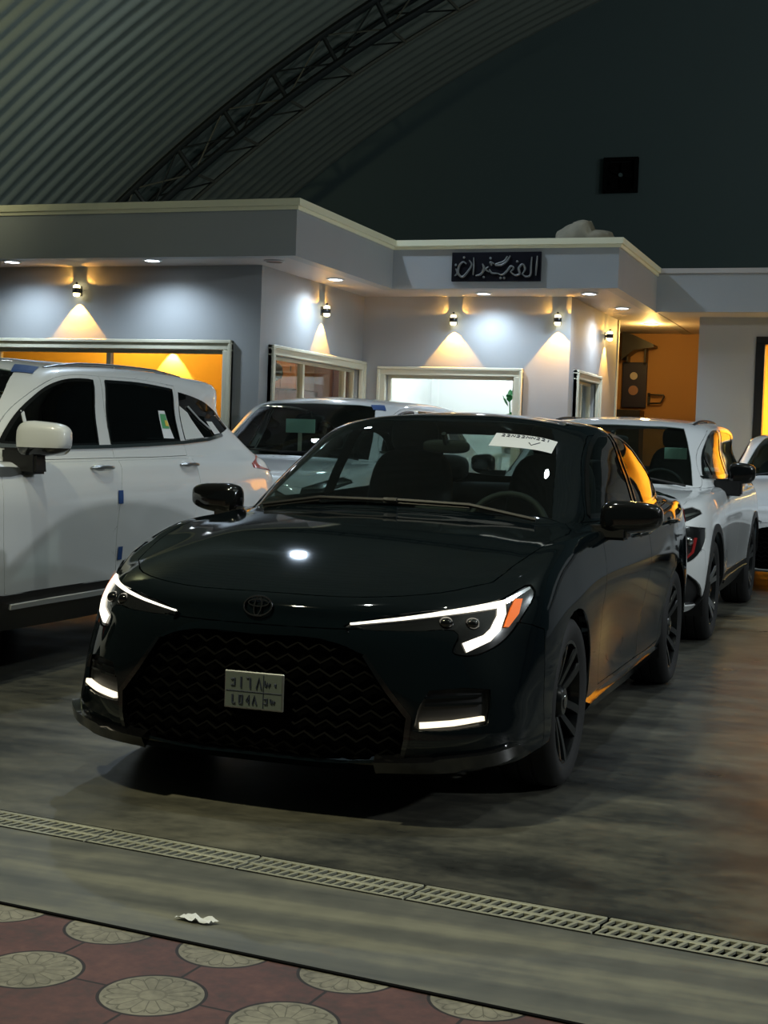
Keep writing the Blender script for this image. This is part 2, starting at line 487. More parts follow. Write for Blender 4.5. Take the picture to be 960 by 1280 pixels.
SUV = [
 [(.80,0,.24),(.78,.36,.24),(.70,.64,.24),(.57,.82,.25),(.42,.88,.28),(0,.89,.28),(-.45,.87,.26),(-.95,.86,.25),(-1.75,.86,.25),(-2.4,.86,.26),(-2.9,.88,.30),(-3.35,.87,.33),(-3.7,.80,.35),(-3.84,.62,.36),(-3.88,.35,.36),(-3.89,0,.36)],
 [(.88,0,.36),(.86,.38,.36),(.78,.67,.36),(.63,.87,.37),(.43,.945,.38),(0,.965,.40),(-.45,.955,.39),(-.95,.93,.38),(-1.75,.925,.38),(-2.4,.935,.40),(-2.9,.965,.43),(-3.35,.945,.45),(-3.74,.86,.47),(-3.90,.66,.48),(-3.95,.37,.48),(-3.96,0,.48)],
 [(.91,0,.52),(.89,.38,.52),(.81,.67,.52),(.65,.87,.53),(.44,.955,.55),(0,.975,.57),(-.45,.968,.56),(-.95,.945,.54),(-1.75,.94,.54),(-2.4,.95,.56),(-2.9,.975,.59),(-3.35,.955,.61),(-3.75,.87,.62),(-3.91,.67,.62),(-3.97,.38,.62),(-3.98,0,.62)],
 [(.92,0,.70),(.89,.38,.70),(.80,.66,.70),(.64,.85,.71),(.43,.94,.73),(0,.965,.76),(-.45,.965,.76),(-.95,.955,.74),(-1.75,.955,.75),(-2.4,.96,.77),(-2.9,.97,.79),(-3.35,.955,.80),(-3.74,.88,.80),(-3.90,.68,.80),(-3.95,.38,.80),(-3.96,0,.80)],
 [(.90,0,.88),(.86,.38,.88),(.75,.64,.885),(.59,.82,.89),(.40,.91,.91),(0,.945,.94),(-.45,.952,.945),(-.95,.955,.93),(-1.75,.96,.94),(-2.4,.96,.955),(-2.9,.955,.97),(-3.35,.94,.98),(-3.71,.87,.99),(-3.86,.68,1.0),(-3.90,.38,1.0),(-3.91,0,1.0)],
 [(.82,0,.985),(.77,.38,.985),(.63,.62,.99),(.47,.77,1.0),(.32,.86,1.02),(-.02,.90,1.05),(-.45,.915,1.06),(-.95,.93,1.055),(-1.75,.935,1.06),(-2.4,.93,1.07),(-2.9,.92,1.08),(-3.33,.90,1.09),(-3.66,.83,1.10),(-3.81,.66,1.10),(-3.85,.37,1.10),(-3.86,0,1.10)],
 [(.35,0,1.055),(.33,.28,1.055),(.27,.50,1.055),(.17,.64,1.06),(.06,.74,1.07),(-.18,.82,1.085),(-.52,.87,1.095),(-.97,.90,1.10),(-1.75,.905,1.11),(-2.4,.90,1.12),(-2.9,.88,1.13),(-3.28,.855,1.14),(-3.58,.79,1.15),(-3.75,.64,1.15),(-3.79,.36,1.15),(-3.80,0,1.15)],
 [(-.28,0,1.115),(-.31,.28,1.113),(-.37,.52,1.108),(-.46,.68,1.105),(-.57,.78,1.105),(-.70,.82,1.11),(-.86,.845,1.115),(-1.1,.86,1.12),(-1.75,.868,1.13),(-2.4,.86,1.14),(-2.88,.84,1.16),(-3.22,.81,1.19),(-3.50,.745,1.21),(-3.64,.60,1.22),(-3.70,.33,1.22),(-3.71,0,1.22)],
 [(-.66,0,1.36),(-.68,.27,1.355),(-.73,.48,1.35),(-.80,.61,1.345),(-.89,.70,1.345),(-1.0,.735,1.348),(-1.14,.755,1.352),(-1.33,.768,1.356),(-1.8,.775,1.365),(-2.4,.768,1.37),(-2.83,.75,1.38),(-3.12,.72,1.40),(-3.35,.665,1.42),(-3.47,.54,1.43),(-3.53,.30,1.435),(-3.54,0,1.435)],
 [(-1.08,0,1.60),(-1.10,.26,1.595),(-1.14,.43,1.585),(-1.20,.54,1.575),(-1.28,.61,1.57),(-1.38,.64,1.575),(-1.5,.655,1.582),(-1.68,.665,1.59),(-2.0,.67,1.60),(-2.45,.665,1.60),(-2.80,.655,1.592),(-3.03,.635,1.58),(-3.22,.59,1.58),(-3.32,.48,1.585),(-3.37,.27,1.59),(-3.38,0,1.59)],
 [(-1.42,0,1.655),(-1.44,.19,1.653),(-1.48,.32,1.648),(-1.54,.39,1.643),(-1.62,.43,1.642),(-1.71,.445,1.645),(-1.82,.455,1.648),(-1.95,.46,1.652),(-2.15,.46,1.654),(-2.45,.46,1.652),(-2.68,.45,1.645),(-2.84,.43,1.638),(-2.98,.40,1.634),(-3.06,.32,1.634),(-3.10,.18,1.635),(-3.11,0,1.636)],
 [(x,0,1.678-.02*(x+2.15)**2) for x in np.linspace(-1.75,-2.75,16)],
]
# ================================================================== MATERIALS
principled('dark_paint', (.0026,.0050,.0066), .6, 0, coat=1., coat_rough=.045, spec=0.)
principled('white_paint', (.70,.72,.73), .35, 0, coat=1., coat_rough=.03)
principled('gloss_black', (.004,.004,.0045), .12, 0, coat=.6)
principled('black_plastic', (.010,.010,.011), .5)
principled('rubber', (.012,.012,.013), .75)
principled('chrome', (.75,.76,.77), .12, 1.)
principled('dark_chrome', (.10,.10,.11), .2, 1.)
principled('silver', (.42,.44,.45), .3, 1.)
principled('rim_dark', (.022,.023,.025), .28, .8, coat=.5)
principled('rim_silver', (.35,.36,.37), .3, .9)
principled('interior', (.014,.016,.017), .7, noise=(30,.3))
principled('interior_grey', (.05,.055,.055), .75, noise=(30,.2))
principled('headliner', (.16,.17,.16), .9)
principled('amber_lens', (.75,.13,.02), .2, coat=.8, emit=(1,.22,.03), estr=.35)
principled('red_lens', (.28,.012,.012), .3, coat=.2)
principled('lamp_house', (.012,.013,.014), .2, .3, coat=.6)
principled('reflector', (.55,.56,.56), .12, 1.)
principled('paper', (.70,.72,.74), .8)
principled('ink', (.03,.04,.07), .7)
principled('tape_blue', (.012,.055,.20), .6)
principled('film_white', (.62,.65,.64), .35, coat=.4)
principled('sticker_green', (.08,.36,.16), .5)
principled('sticker_yellow', (.75,.55,.08), .5)
principled('plate_face', (.12,.145,.135), .5)
principled('tag_card', (.50,.78,.66), .6)
principled('sill_bright', (.62,.64,.66), .4, .4)
principled('grille_black', (.0012,.0012,.0012), .6, spec=.03)
principled('rim_face', (.05,.052,.055), .3, .8)
pane('windscreen_glass', (.62,.74,.70), 1.5)
pane('side_glass', (.48,.56,.53), 1.5)
pane('privacy_glass', (.035,.045,.045), 1.5)
pane('lens_glass', (.85,.88,.88), 1.45)
emitter('drl_white', (1., .93, .76), 1.6)
emitter('fog_white', (1., .88, .62), 1.3)

# ================================================================== CAR PARTS
def squircle(bm, c, s, p=3.0, nu=28, nv=14, taper=None, mi=0):
    """a rounded block: superellipsoid with half-sizes s about c"""
    def sg(v, e): return math.copysign(abs(v)**e, v)
    e = 2/p
    rows = []
    for i in range(nv+1):
        a = -PI/2+PI*i/nv
        row = []
        for k in range(nu):
            b = 2*PI*k/nu
            x = s[0]*sg(math.cos(a), e)*sg(math.cos(b), e); y = s[1]*sg(math.cos(a), e)*sg(math.sin(b), e); z = s[2]*sg(math.sin(a), e)
            q = Vector((x, y, z))
            if taper: q = taper(q)
            row.append(Vector(c)+q)
        rows.append(row)
    bot = bm.verts.new(rows[0][0]); top = bm.verts.new(rows[-1][0])
    V = [[bm.verts.new(p) for p in r] for r in rows[1:-1]]
    fs = []
    for a, b in zip(V, V[1:]):
        for k in range(nu): fs.append(bm.faces.new((a[k], a[(k+1)%nu], b[(k+1)%nu], b[k])))
    for k in range(nu):
        fs.append(bm.faces.new((bot, V[0][(k+1)%nu], V[0][k]))); fs.append(bm.faces.new((top, V[-1][k], V[-1][(k+1)%nu])))
    for f in fs: f.material_index = mi
    return fs

def wheel(parent, x, y, r, rim_r, width, style, mats):
    """wheel at (x, y): outer face towards the sign of y; parts: tire, rim, hub cap and brake disc"""
    s = 1 if y > 0 else -1
    w = bpy.data.objects.new('wheel', None); COL.objects.link(w); w.parent = parent; w.location = (x, y, r); w.empty_display_size = .1
    hw = width/2
    # tyre: turned about y
    bm = bmesh.new()
    prof = [(rim_r-.012, -hw*.86), (rim_r+.012, -hw*.98), ((r+rim_r)/2, -hw*1.04), (r-.028, -hw), (r-.008, -hw*.86), (r, -hw*.6), (r, -hw*.3), (r-.006, -hw*.27), (r-.006, -hw*.2), (r, -hw*.17), (r, hw*.17), (r-.006, hw*.2), (r-.006, hw*.27), (r, hw*.3), (r, hw*.6), (r-.008, hw*.86), (r-.028, hw), ((r+rim_r)/2, hw*1.04), (rim_r+.012, hw*.98), (rim_r-.012, hw*.86)]
    lathe(bm, prof, 'y', 48, close=True)
    bmesh.ops.recalc_face_normals(bm, faces=bm.faces)
    obj('tire', bm, MATS['rubber'], w, 50)
    bm = bmesh.new()
    out = s*hw*.9
    # barrel and lip
    lathe(bm, [(rim_r, out), (rim_r-.016, out), (rim_r-.026, out-s*.035), (rim_r-.03, out-s*.15), (rim_r-.002, out-s*.16), (rim_r-.002, out-s*.02)], 'y', 48, close=True)
    bmesh.ops.recalc_face_normals(bm, faces=bm.faces)
    n = {'ten': 10, 'five': 5, 'six': 6}[style]
    def spoke(a0, wid0, wid1, skew=0.):
        pts = []
        steps = 5
        L = []
        for i in range(steps+1):
            t = i/steps; rr = .045+(rim_r-.012-.045)*t
            yy = out-s*(.045*(1-t)**1.2+.006)+0
            a = a0+skew*t
            wd = wid0+(wid1-wid0)*t
            c = Vector((math.cos(a)*rr, yy, math.sin(a)*rr)); tn = Vector((-math.sin(a), 0, math.cos(a)))
            L.append([c+tn*wd, c+tn*wd*.8+Vector((0, s*.008, 0)), c-tn*wd*.8+Vector((0, s*.008, 0)), c-tn*wd, c-tn*wd*.6-Vector((0, s*.03, 0)), c+tn*wd*.6-Vector((0, s*.03, 0))])
        V = [[bm.verts.new(p) for p in q] for q in L]
        fs = []
        for A, B in zip(V, V[1:]):
            for k in range(6): fs.append(bm.faces.new((A[k], A[(k+1)%6], B[(k+1)%6], B[k])))
        fs += [bm.faces.new(V[0]), bm.faces.new(V[-1])]
        for f in fs[1:-1:6]: f.material_index = 1
        bmesh.ops.recalc_face_normals(bm, faces=fs)
    for k in range(n):
        a = 2*PI*k/n+.2
        if style == 'ten':
            spoke(a, .016, .020, .10 if k % 2 else -.10)
        else:
            spoke(a-.05, .022, .024, -.12); spoke(a+.05, .022, .024, .12)
    lathe(bm, [(.062, out-s*.06), (.062, out-s*.03), (.05, out-s*.012), (.03, out-s*.01)], 'y', 24)
    obj('rim', bm, [MATS[mats[0]], MATS[mats[1]]], w, 40)
    bm = bmesh.new()
    lathe(bm, [(.001, out-s*.006), (.026, out-s*.006), (.03, out-s*.012)], 'y', 20)
    obj('hub_cap', bm, MATS['gloss_black'], w, 40)
    bm = bmesh.new()
    lathe(bm, [(.05, out-s*.115), (.145, out-s*.115), (.145, out-s*.14), (.05, out-s*.14)], 'y', 32)
    bmesh.ops.recalc_face_normals(bm, faces=bm.faces)
    obj('brake_disc', bm, MATS['silver'], w, 40)
    return w

def arch_liner(bm, x, zc, r, y0, y1):
    n = 28; A = []; B = []
    for k in range(n+1):
        a = -PI*.12+PI*1.24*k/n
        A.append(bm.verts.new((x+math.cos(a)*r, y0, zc+math.sin(a)*r))); B.append(bm.verts.new((x+math.cos(a)*r, y1, zc+math.sin(a)*r)))
    for k in range(n):
        bm.faces.new((A[k], A[k+1], B[k+1], B[k]))
    bm.faces.new(A)

def arch_flare(bm, sh, x, zc, r, width, a0, a1, thick=.02, off=.006, mirror=False):
    path = [(x+math.cos(a)*(r+width/2-.004), zc+math.sin(a)*(r+width/2-.004)) for a in np.linspace(a0, a1, 22)]
    ribbon(bm, sh, 'side', path, width, off, thick, .03, mirror=mirror)

def seat(parent, x, y, z, mat='interior', bench=0.0):
    hw = .24+bench
    bm = bmesh.new()
    squircle(bm, (x-.02, y, z), (.27, hw, .10), 4)
    def tp(q): 
        t = (q.z+.33)/.66
        return Vector((q.x-.14*t, q.y*(1-.12*t if not bench else 1), q.z))
    low = .10 if bench else 0.
    squircle(bm, (x-.30+low, y, z+.36-low), (.085, hw, .33-low), 4, taper=tp)
    o = obj('seat', bm, MATS[mat], parent, 60)
    for yy in ((y,) if not bench else (y-.42, y+.42)):
        bm = bmesh.new()
        squircle(bm, (x-.44+1.2*low, yy, z+.76-2*low), (.05, .125, .095-.2*low), 3)
        for d in (-.05, .05): tube(bm, [(x-.42+1.2*low, yy+d, z+.58-2*low), (x-.44+1.2*low, yy+d, z+.72-2*low)], .008, 6)
        obj('headrest', bm, MATS[mat], o, 60)

def steering_wheel(parent, x, y, z):
    bm = bmesh.new()
    R = Matrix.Rotation(math.radians(-25), 3, 'Y')
    pts = [Vector((x, y, z))+R @ Vector((0, .185*math.cos(a), .185*math.sin(a))) for a in np.linspace(0, 2*PI, 28, endpoint=False)]
    tube(bm, pts, .016, 8, closed=True)
    squircle(bm, (x+.02, y, z), (.03, .07, .06), 2.6)
    for a in (.1, PI-.1, -PI/2):
        tube(bm, [Vector((x+.02, y, z))+R @ Vector((0, .05*math.cos(a), .05*math.sin(a))), Vector((x, y, z))+R @ Vector((0, .18*math.cos(a), .18*math.sin(a)))], .014, 6)
    obj('steering_wheel', bm, MATS['interior'], parent, 50)

def wiper(parent, sh, pts, h=.018):
    bm = bmesh.new()
    P = []
    for x, y in pts:
        p, n = sh.hit('top', x, abs(y))
        if p is None: continue
        P.append(Vector((p.x, y, p.z))+Vector((n.x*h, 0, n.z*h)))
    tube(bm, resample(P, .06), .009, 6)
    tube(bm, [p-Vector((0, 0, .012)) for p in P[-2:]], .005, 6)
    obj('wiper', bm, MATS['black_plastic'], parent, 50)

def door_mirror(parent, x, y, z, s, hs, top_mat, low_mat, arm_z):
    """housing split into a cap and a lower shell, with a glass at the back and an arm to the door"""
    hx, hy, hz = hs
    def tp(q):
        t = (q.y*s+hy)/(2*hy)      # 0 inner, 1 outer
        return Vector((q.x*(1-.25*t)-.03*t, q.y, q.z*(1-.30*t)+.012*t))
    m = bpy.data.objects.new('door_mirror', None); COL.objects.link(m); m.parent = parent
    bm = bmesh.new(); squircle(bm, (x, y, z), (hx, hy, hz), 3.4, taper=tp)
    zc = z-hz*.35
    geom = bm.verts[:]+bm.edges[:]+bm.faces[:]
    bmesh.ops.bisect_plane(bm, geom=geom, plane_co=(x, y, zc), plane_no=(0, 0, 1))
    low = [f for f in bm.faces if f.calc_center_median().z < zc]
    for f in low: f.material_index = 1
    obj('mirror_housing', bm, [MATS[top_mat], MATS[low_mat]], m, 50)
    bm = bmesh.new(); squircle(bm, (x-hx*.93, y, z), (.012, hy*.84, hz*.74), 3.4)
    obj('mirror_glass', bm, MATS['chrome'], m, 50)
    bm = bmesh.new()
    yi = y-s*hy*.55
    prism(bm, [(x+.05, arm_z-.035), (x+.05, z-hz*.4), (x-.05, z-hz*.4), (x-.07, arm_z-.035)], 'y', yi-s*.14, yi+s*.06)
    bmesh.ops.bevel(bm, geom=bm.edges[:], offset=.012, segments=2, affect='EDGES')
    obj('mirror_arm', bm, MATS['black_plastic'], m, 50)
    return m

def patch(bm, sh, view, quad, off, nx=6, ny=3, mi=0, mirror=False):
    """a thin sheet stuck on the shell: quad corners in view coordinates"""
    (a, b, c, d) = [Vector((*q, 0)) for q in quad]
    V = []
    for j in range(ny+1):
        row = []
        for i in range(nx+1):
            u, v = i/nx, j/ny
            q = a.lerp(b, u).lerp(d.lerp(c, u), v)
            sgn = 1 if q.y >= 0 or view == 'side' else -1
            p, n = sh.hit(view, q.x, abs(q.y) if view == 'top' else (abs(q.x) if view == 'front' else q.y))
            if view == 'front': sgn = 1 if q.x >= 0 else -1
            if p is None: p, n = sh.near({'side': (q.x, .8, q.y), 'top': (q.x, abs(q.y), 1.2), 'front': (.9, abs(q.x), q.y)}[view])
            p = p+n*off
            row.append(bm.verts.new((p.x, p.y*sgn*(-1 if mirror else 1), p.z)))
        V.append(row)
    for j in range(ny):
        for i in range(nx):
            bm.faces.new((V[j][i], V[j][i+1], V[j+1][i+1], V[j+1][i])).material_index = mi
    return V

def emblem_rings(bm, c, n, s):
    """three interlocked ovals standing on the nose"""
    n = Vector(n).normalized(); u = Vector((0, 1, 0)); v = n.cross(u)*-1
    if v.z < 0: v = -v
    def oval(cy, cz, ry, rz, rad):
        pts = [Vector(c)+u*(cy+ry*math.cos(a))+v*(cz+rz*math.sin(a)) for a in np.linspace(0, 2*PI, 32, endpoint=False)]
        tube(bm, pts, rad, 6, closed=True)
    oval(0, 0, .070*s, .048*s, .0058*s)
    oval(0, .0145*s, .050*s, .0165*s, .0045*s)
    oval(0, 0, .0185*s, .0455*s, .0045*s)

# ================================================================== CAR BUILDERS
def common(root, sh, K, P, paint, glass_front, glass_side):
    """cut the shell into panels and hang them on the car"""
    wf, wr, zc, ra = K['xf'], K['xr'], K['zc'], K['ra']
    out = lambda c, n: c.y > .45
    cond_top = lambda c, n: c.z > K['hood_z'] and n.z > .25
    circ = lambda x: [(x+math.cos(a)*ra, zc+math.sin(a)*ra) for a in np.linspace(0, 2*PI, 40, endpoint=False)]
    sh.cut('arch', 'side', circ(wf), out, False); sh.cut('arch', 'side', circ(wr), out, False)
    for nm in ('front_window', 'rear_window', 'quarter_window'):
        if nm in P: sh.cut(nm, 'side', P[nm], lambda c, n: c.y > .3)
    sh.cut('windshield', 'top', P['windshield'], lambda c, n: c.z > K['ws_z'])
    sh.cut('rear_windshield', 'top', P['rear_windshield'], lambda c, n: c.z > K['ws_z'])
    for nm, poly, c_ in P['front']: sh.cut(nm, 'front', poly, c_ or (lambda c, n: c.x > .2))
    if 'cladding' in P: sh.cut('side_cladding', 'side', P['cladding'], out)
    sh.cut('front_door', 'side', P['front_door'], lambda c, n: c.y > .25 and n.z < .8)
    sh.cut('rear_door', 'side', P['rear_door'], lambda c, n: c.y > .25 and n.z < .8)
    sh.cut('hood', 'top', P['hood'], cond_top)
    sh.cut('front_bumper', 'front', P['bumper'], lambda c, n: c.x > K['bump_x'])
    sh.split()
    pm = MATS[paint]
    panel(sh, 'body_shell', pm, root, 'rest', both=True, w=.002, d=.006)
    panel(sh, 'hood', pm, root, 'hood', both=True, w=.0035, d=.016)
    panel(sh, 'front_bumper', pm, root, 'front_bumper', both=True, w=.002, d=.01)
    panel(sh, 'windshield', MATS[glass_front], root, 'windshield', both=True, w=0)
    panel(sh, 'rear_windshield', MATS[glass_side], root, 'rear_windshield', both=True, w=0)
    for m in (False, True):
        d1 = panel(sh, 'door', pm, root, 'front_door', mirror=m, w=.003, d=.014)
        d2 = panel(sh, 'door', pm, root, 'rear_door', mirror=m, w=.003, d=.014)
        panel(sh, 'door_window', MATS[K.get('glass_fd', glass_side)], d1, 'front_window', mirror=m, w=0)
        panel(sh, 'door_window', MATS[glass_side], d2, 'rear_window', mirror=m, w=0)
        if 'quarter_window' in P: panel(sh, 'quarter_window', MATS[glass_side], root, 'quarter_window', mirror=m, w=0)
        if 'cladding' in P: panel(sh, 'sill_cladding', MATS['black_plastic'], root, 'side_cladding', mirror=m, w=.002, d=.01, off=.004)
        # window seals
        sg = -1 if m else 1
        for nm, par in (('front_window', d1), ('rear_window', d2)):
            bm = bmesh.new()
            poly = smooth_poly(P[nm]); poly = poly+[poly[0]]
            ribbon(bm, sh, 'side', poly, K.get('seal_w', .016), .004, .01, .04, mirror=m)
            obj('window_seal', bm, MATS['gloss_black'], par, 50)
        if K.get('belt_trim'):
            bm = bmesh.new(); ribbon(bm, sh, 'side', K['belt_trim'], .02, .007, .012, .05, mirror=m)
            obj('belt_trim', bm, MATS[K['belt_mat']], root, 50)
        # handles
        for par, hx, hz in ((d1, *K['handles'][0]), (d2, *K['handles'][1])):
            h = bmesh.new()
            p, n = sh.hit('side', hx, hz)
            L = K['handle_len']
            pts = []
            for t in np.linspace(-1, 1, 9):
                q, _ = sh.hit('side', hx+t*L/2, hz+.004*(1-t*t))
                pts.append(Vector((q.x, (q.y+.008+.026*(1-t**4))*sg, q.z)))
            tube(h, pts, [.008]+[.013]*7+[.008], 8, flat=.8)
            obj('door_handle', h, MATS[K['handle_mat']], par, 60)
            h = bmesh.new(); squircle(h, (hx+.015, (p.y-.004)*sg, hz), (.06, .012, .024), 2.5)
            obj('handle_cup', h, MATS[paint], par, 60)
    # underbody, liners
    bm = bmesh.new()
    ring = [sh.S[0][j] for j in range(sh.S.shape[1])]
    full = [(x, y, z) for x, y, z in ring]+[(x, -y, z) for x, y, z in ring[::-1][1:-1]]
    bm.faces.new([bm.verts.new(p) for p in full][::-1])
    box(bm, -3.2 if K['suv'] else -3.0, .35, -.55, .55, K['floor_z']-.03, K['floor_z'])
    obj('underbody', bm, MATS['black_plastic'], root)
    for m in (1, -1):
        for x in (wf, wr):
            bm = bmesh.new(); arch_liner(bm, x, zc, ra+.012, m*.50, m*(K['hw']-.035)); obj('wheel_arch_liner', bm, MATS['black_plastic'], root, 60)
    for x in (wf, wr):
        for m in (1, -1): wheel(root, x, m*(K['hw']-K['tw']/2-.012), K['r'], K['rim'], K['tw'], K['spokes'], K['rims'])
    # cabin
    sx, sz = K['seat_x'], K['seat_z']
    for m in (1, -1): seat(root, sx, m*.37, sz)
    seat(root, sx-.88, 0, sz+.03, bench=.36)
    steering_wheel(root, sx+.50, .37, sz+.34)
    bm = bmesh.new()
    dx, dz = K['dash']
    prism(bm, [(dx+.55, dz-.03), (dx+.30, dz), (dx, dz-.015), (dx-.05, dz-.06), (dx-.02, dz-.30), (dx+.3, dz-.42), (dx+.55, dz-.42)], 'y', -.70, .70)
    bmesh.ops.bevel(bm, geom=bm.edges[:], offset=.015, segments=2, affect='EDGES')
    box(bm, dx-.06, dx-.03, -.10, .16, dz-.10, dz+.05, bev=.01)
    obj('dashboard', bm, MATS['interior'], root, 50)
    bm = bmesh.new(); squircle(bm, K['rvm'], (.018, .115, .032), 3)
    tube(bm, [K['rvm'], (K['rvm'][0]+.05, 0, K['rvm'][2]+.06)], .012, 6)
    obj('interior_mirror', bm, MATS['interior'], root, 50)

def make_sedan(name, label, loc, paint, group=None, lit=True, sz=1.0):
    root = thing(name, label, 'car', loc, -PI/2, group)
    tab = []
    for k, r in enumerate(SEDAN):
        row = []
        for c, (x, y, z) in enumerate(r):
            if k in (7, 8, 9) and 2 <= c <= 11: y += {7: .02, 8: .03, 9: .02}[k]
            row.append((x, y, z*sz))
        tab.append(row)
    sh = Shell(tab, 8, 5, (7,))
    Z = lambda pts: [(p[0], p[1]*sz, *p[2:]) for p in pts]
    P = dict(
        front_window=Z([(-.76,.985,1),(-.90,1.085),(-1.10,1.205),(-1.28,1.29),(-1.46,1.335),(-1.70,1.342,1),(-1.66,.998,1),(-1.2,.990)]),
        rear_window=Z([(-1.785,1.342,1),(-2.0,1.332),(-2.18,1.30),(-2.38,1.22),(-2.53,1.13),(-2.60,1.06,1),(-2.42,1.03),(-2.1,1.012),(-1.75,1.0,1)]),
        windshield=[(-.345,-.08,1),(-.345,.0),(-.365,.27),(-.43,.50),(-.53,.655,1),(-.80,.600),(-1.05,.545),(-1.235,.475,1),(-1.20,.30),(-1.165,.0),(-1.165,-.08,1)],
        rear_windshield=[(-2.52,-.08,1),(-2.52,0),(-2.49,.25),(-2.46,.40,1),(-2.75,.50),(-2.98,.56,1),(-3.08,.30),(-3.10,0),(-3.10,-.08,1)],
        front=[
            ('headlight', [(.30,.660,1),(.36,.682),(.50,.708),(.74,.748),(.80,.788),(.818,.765),(.808,.69),(.765,.605),(.69,.572),(.640,.585),(.650,.640),(.52,.652),(.38,.652)], None),
            ('fog_pocket', [(.545,.335,1),(.555,.40),(.585,.462,1),(.70,.470),(.755,.462,1),(.762,.40),(.755,.35,1),(.65,.335)], None),
            ('grille', [(-.05,.615,1),(0,.615),(.30,.600),(.375,.57,1),(.455,.46),(.525,.375,1),(.520,.30),(.505,.235,1),(.40,.215),(0,.205),(-.05,.205,1)], None),
        ],
        front_door=Z([(-.60,.950,1),(-.575,.78),(-.555,.60),(-.60,.42),(-.64,.29,1),(-1.0,.28),(-1.66,.28,1),(-1.715,.60),(-1.705,.96),(-1.735,1.2),(-1.745,1.362,1),(-1.44,1.355),(-1.25,1.30),(-1.07,1.215),(-.86,1.085),(-.70,.972)]),
        rear_door=Z([(-1.745,1.362,1),(-1.735,1.2),(-1.705,.96),(-1.715,.60),(-1.66,.28,1),(-2.1,.28),(-2.25,.29,1),(-2.33,.45),(-2.42,.60),(-2.55,.68),(-2.64,.85),(-2.66,1.06),(-2.56,1.14),(-2.40,1.24),(-2.20,1.318),(-2.0,1.352)]),
        hood=[(.868,-.08,1),(.868,0),(.828,.33),(.695,.565),(.50,.690,1),(.22,.735),(-.10,.765),(-.40,.765),(-.55,.71,1),(-.49,.60),(-.40,.46),(-.335,.25),(-.315,0),(-.315,-.08,1)],
        bumper=[(-.1,.10,1),(.95,.10,1),(.95,.50,1),(.83,.66),(.80,.672),(.60,.668),(.33,.652),(0,.650),(-.1,.650,1)],
    )
    K = dict(suv=False, xf=0, xr=-2.7, zc=.318, ra=.352, r=.3185, rim=.235, tw=.225, hw=.885, spokes='ten', rims=('rim_dark', 'rim_face'), hood_z=.70*sz, ws_z=.95*sz, bump_x=.43,
             handles=((-1.50, .885*sz), (-2.42, .905*sz)), handle_len=.19, handle_mat=paint, floor_z=.28, seat_x=-1.38, seat_z=.55, dash=(-.98, .935*sz), rvm=(-1.16, 0, 1.26*sz))
    common(root, sh, K, P, paint, 'windscreen_glass', 'side_glass')
    # ---- headlights
    for m in (False, True):
        sg = -1 if m else 1
        h = panel(sh, 'headlight', MATS['lamp_house'], root, 'headlight', mirror=m, w=.004, d=.03, off=-.006)
        if not h: continue
        if lit:
            bm = bmesh.new()
            ribbon(bm, sh, 'front', [(.318,.668),(.50,.6935),(.66,.719),(.748,.734)], [.004,.009,.014,.019], .004, .012, mirror=m)
            ribbon(bm, sh, 'front', [(.742,.738),(.752,.70),(.746,.655),(.728,.628),(.672,.600)], [.016,.020,.025,.028,.033], .004, .012, mirror=m)
            d = obj('daytime_running_light', bm, MATS['drl_white'], h, 60); d['label'] = 'lit white hooked light strip'
            bm = bmesh.new(); ribbon(bm, sh, 'front', [(.752,.737),(.80,.778)], [.016,.008], .004, .012, mirror=m)
            obj('light_guide', bm, MATS['reflector'], h, 60)
            bm = bmesh.new(); ribbon(bm, sh, 'front', [(.782,.745),(.782,.70),(.772,.66)], [.020,.024,.010], .003, .01, mirror=m)
            d = obj('turn_signal', bm, MATS['amber_lens'], h, 60); d['label'] = 'amber reflector'
        for y, z in ((.60, .675), (.675, .672)):
            bm = bmesh.new(); p, n = sh.hit('front', y, z)
            squircle(bm, (p.x-.022, y*sg, z), (.028, .026, .022), 2.2)
            obj('projector_lens', bm, MATS['gloss_black'], h, 60)
        bm = bmesh.new()
        # ---- fog pocket
        f = panel(sh, 'fog_light_housing', MATS['black_plastic'], root, 'fog_pocket', mirror=m, w=.006, d=-.004, off=-.022)
        bm = bmesh.new()
        for z in (.415, .440):
            ribbon(bm, sh, 'front', [(.575,z),(.74,z+.006)], .008, -.008, .012, mirror=m)
        obj('fog_light_fin', bm, MATS['gloss_black'], f, 50)
        if lit:
            bm = bmesh.new(); ribbon(bm, sh, 'front', [(.562,.350),(.66,.358),(.745,.371)], [.019,.018,.015], .004, .02, mirror=m)
            d = obj('fog_light', bm, MATS['fog_white'], f, 60); d['label'] = 'lit white light bar'
        # corner blade and lip
        bm = bmesh.new()
        ribbon(bm, sh, 'front', [(.42,.222),(.62,.232),(.76,.246),(.83,.268)], [.03,.034,.034,.03], .030, .05, mirror=m)
        obj('splitter', bm, MATS['gloss_black'], root, 50)
        bm = bmesh.new()
        ribbon(bm, sh, 'side', [(-.42,.225),(-1.2,.212),(-2.25,.225)], [.05,.06,.06], .016, .05, .06, mirror=m)
        obj('side_skirt', bm, MATS['gloss_black'], root, 50)
        bm = bmesh.new()
        ribbon(bm, sh, 'front', [(.375,.572),(.455,.462),(.527,.375),(.522,.30),(.508,.235)], [.012,.016,.018,.016,.012], .006, .014, mirror=m)
        obj('grille_frame', bm, MATS['gloss_black'], root, 50)
        # mirrors
        door_mirror(root, -.70, sg*.955, .985*sz, sg, (.075, .128, .078), 'gloss_black' if paint == 'dark_paint' else paint, 'gloss_black', .93*sz)
    # ---- grille: dark panel set back, with a honeycomb of bars
    g = panel(sh, 'grille', MATS['grille_black'], root, 'grille', both=True, w=.004, d=-.02, off=-.035)
    bm = bmesh.new()
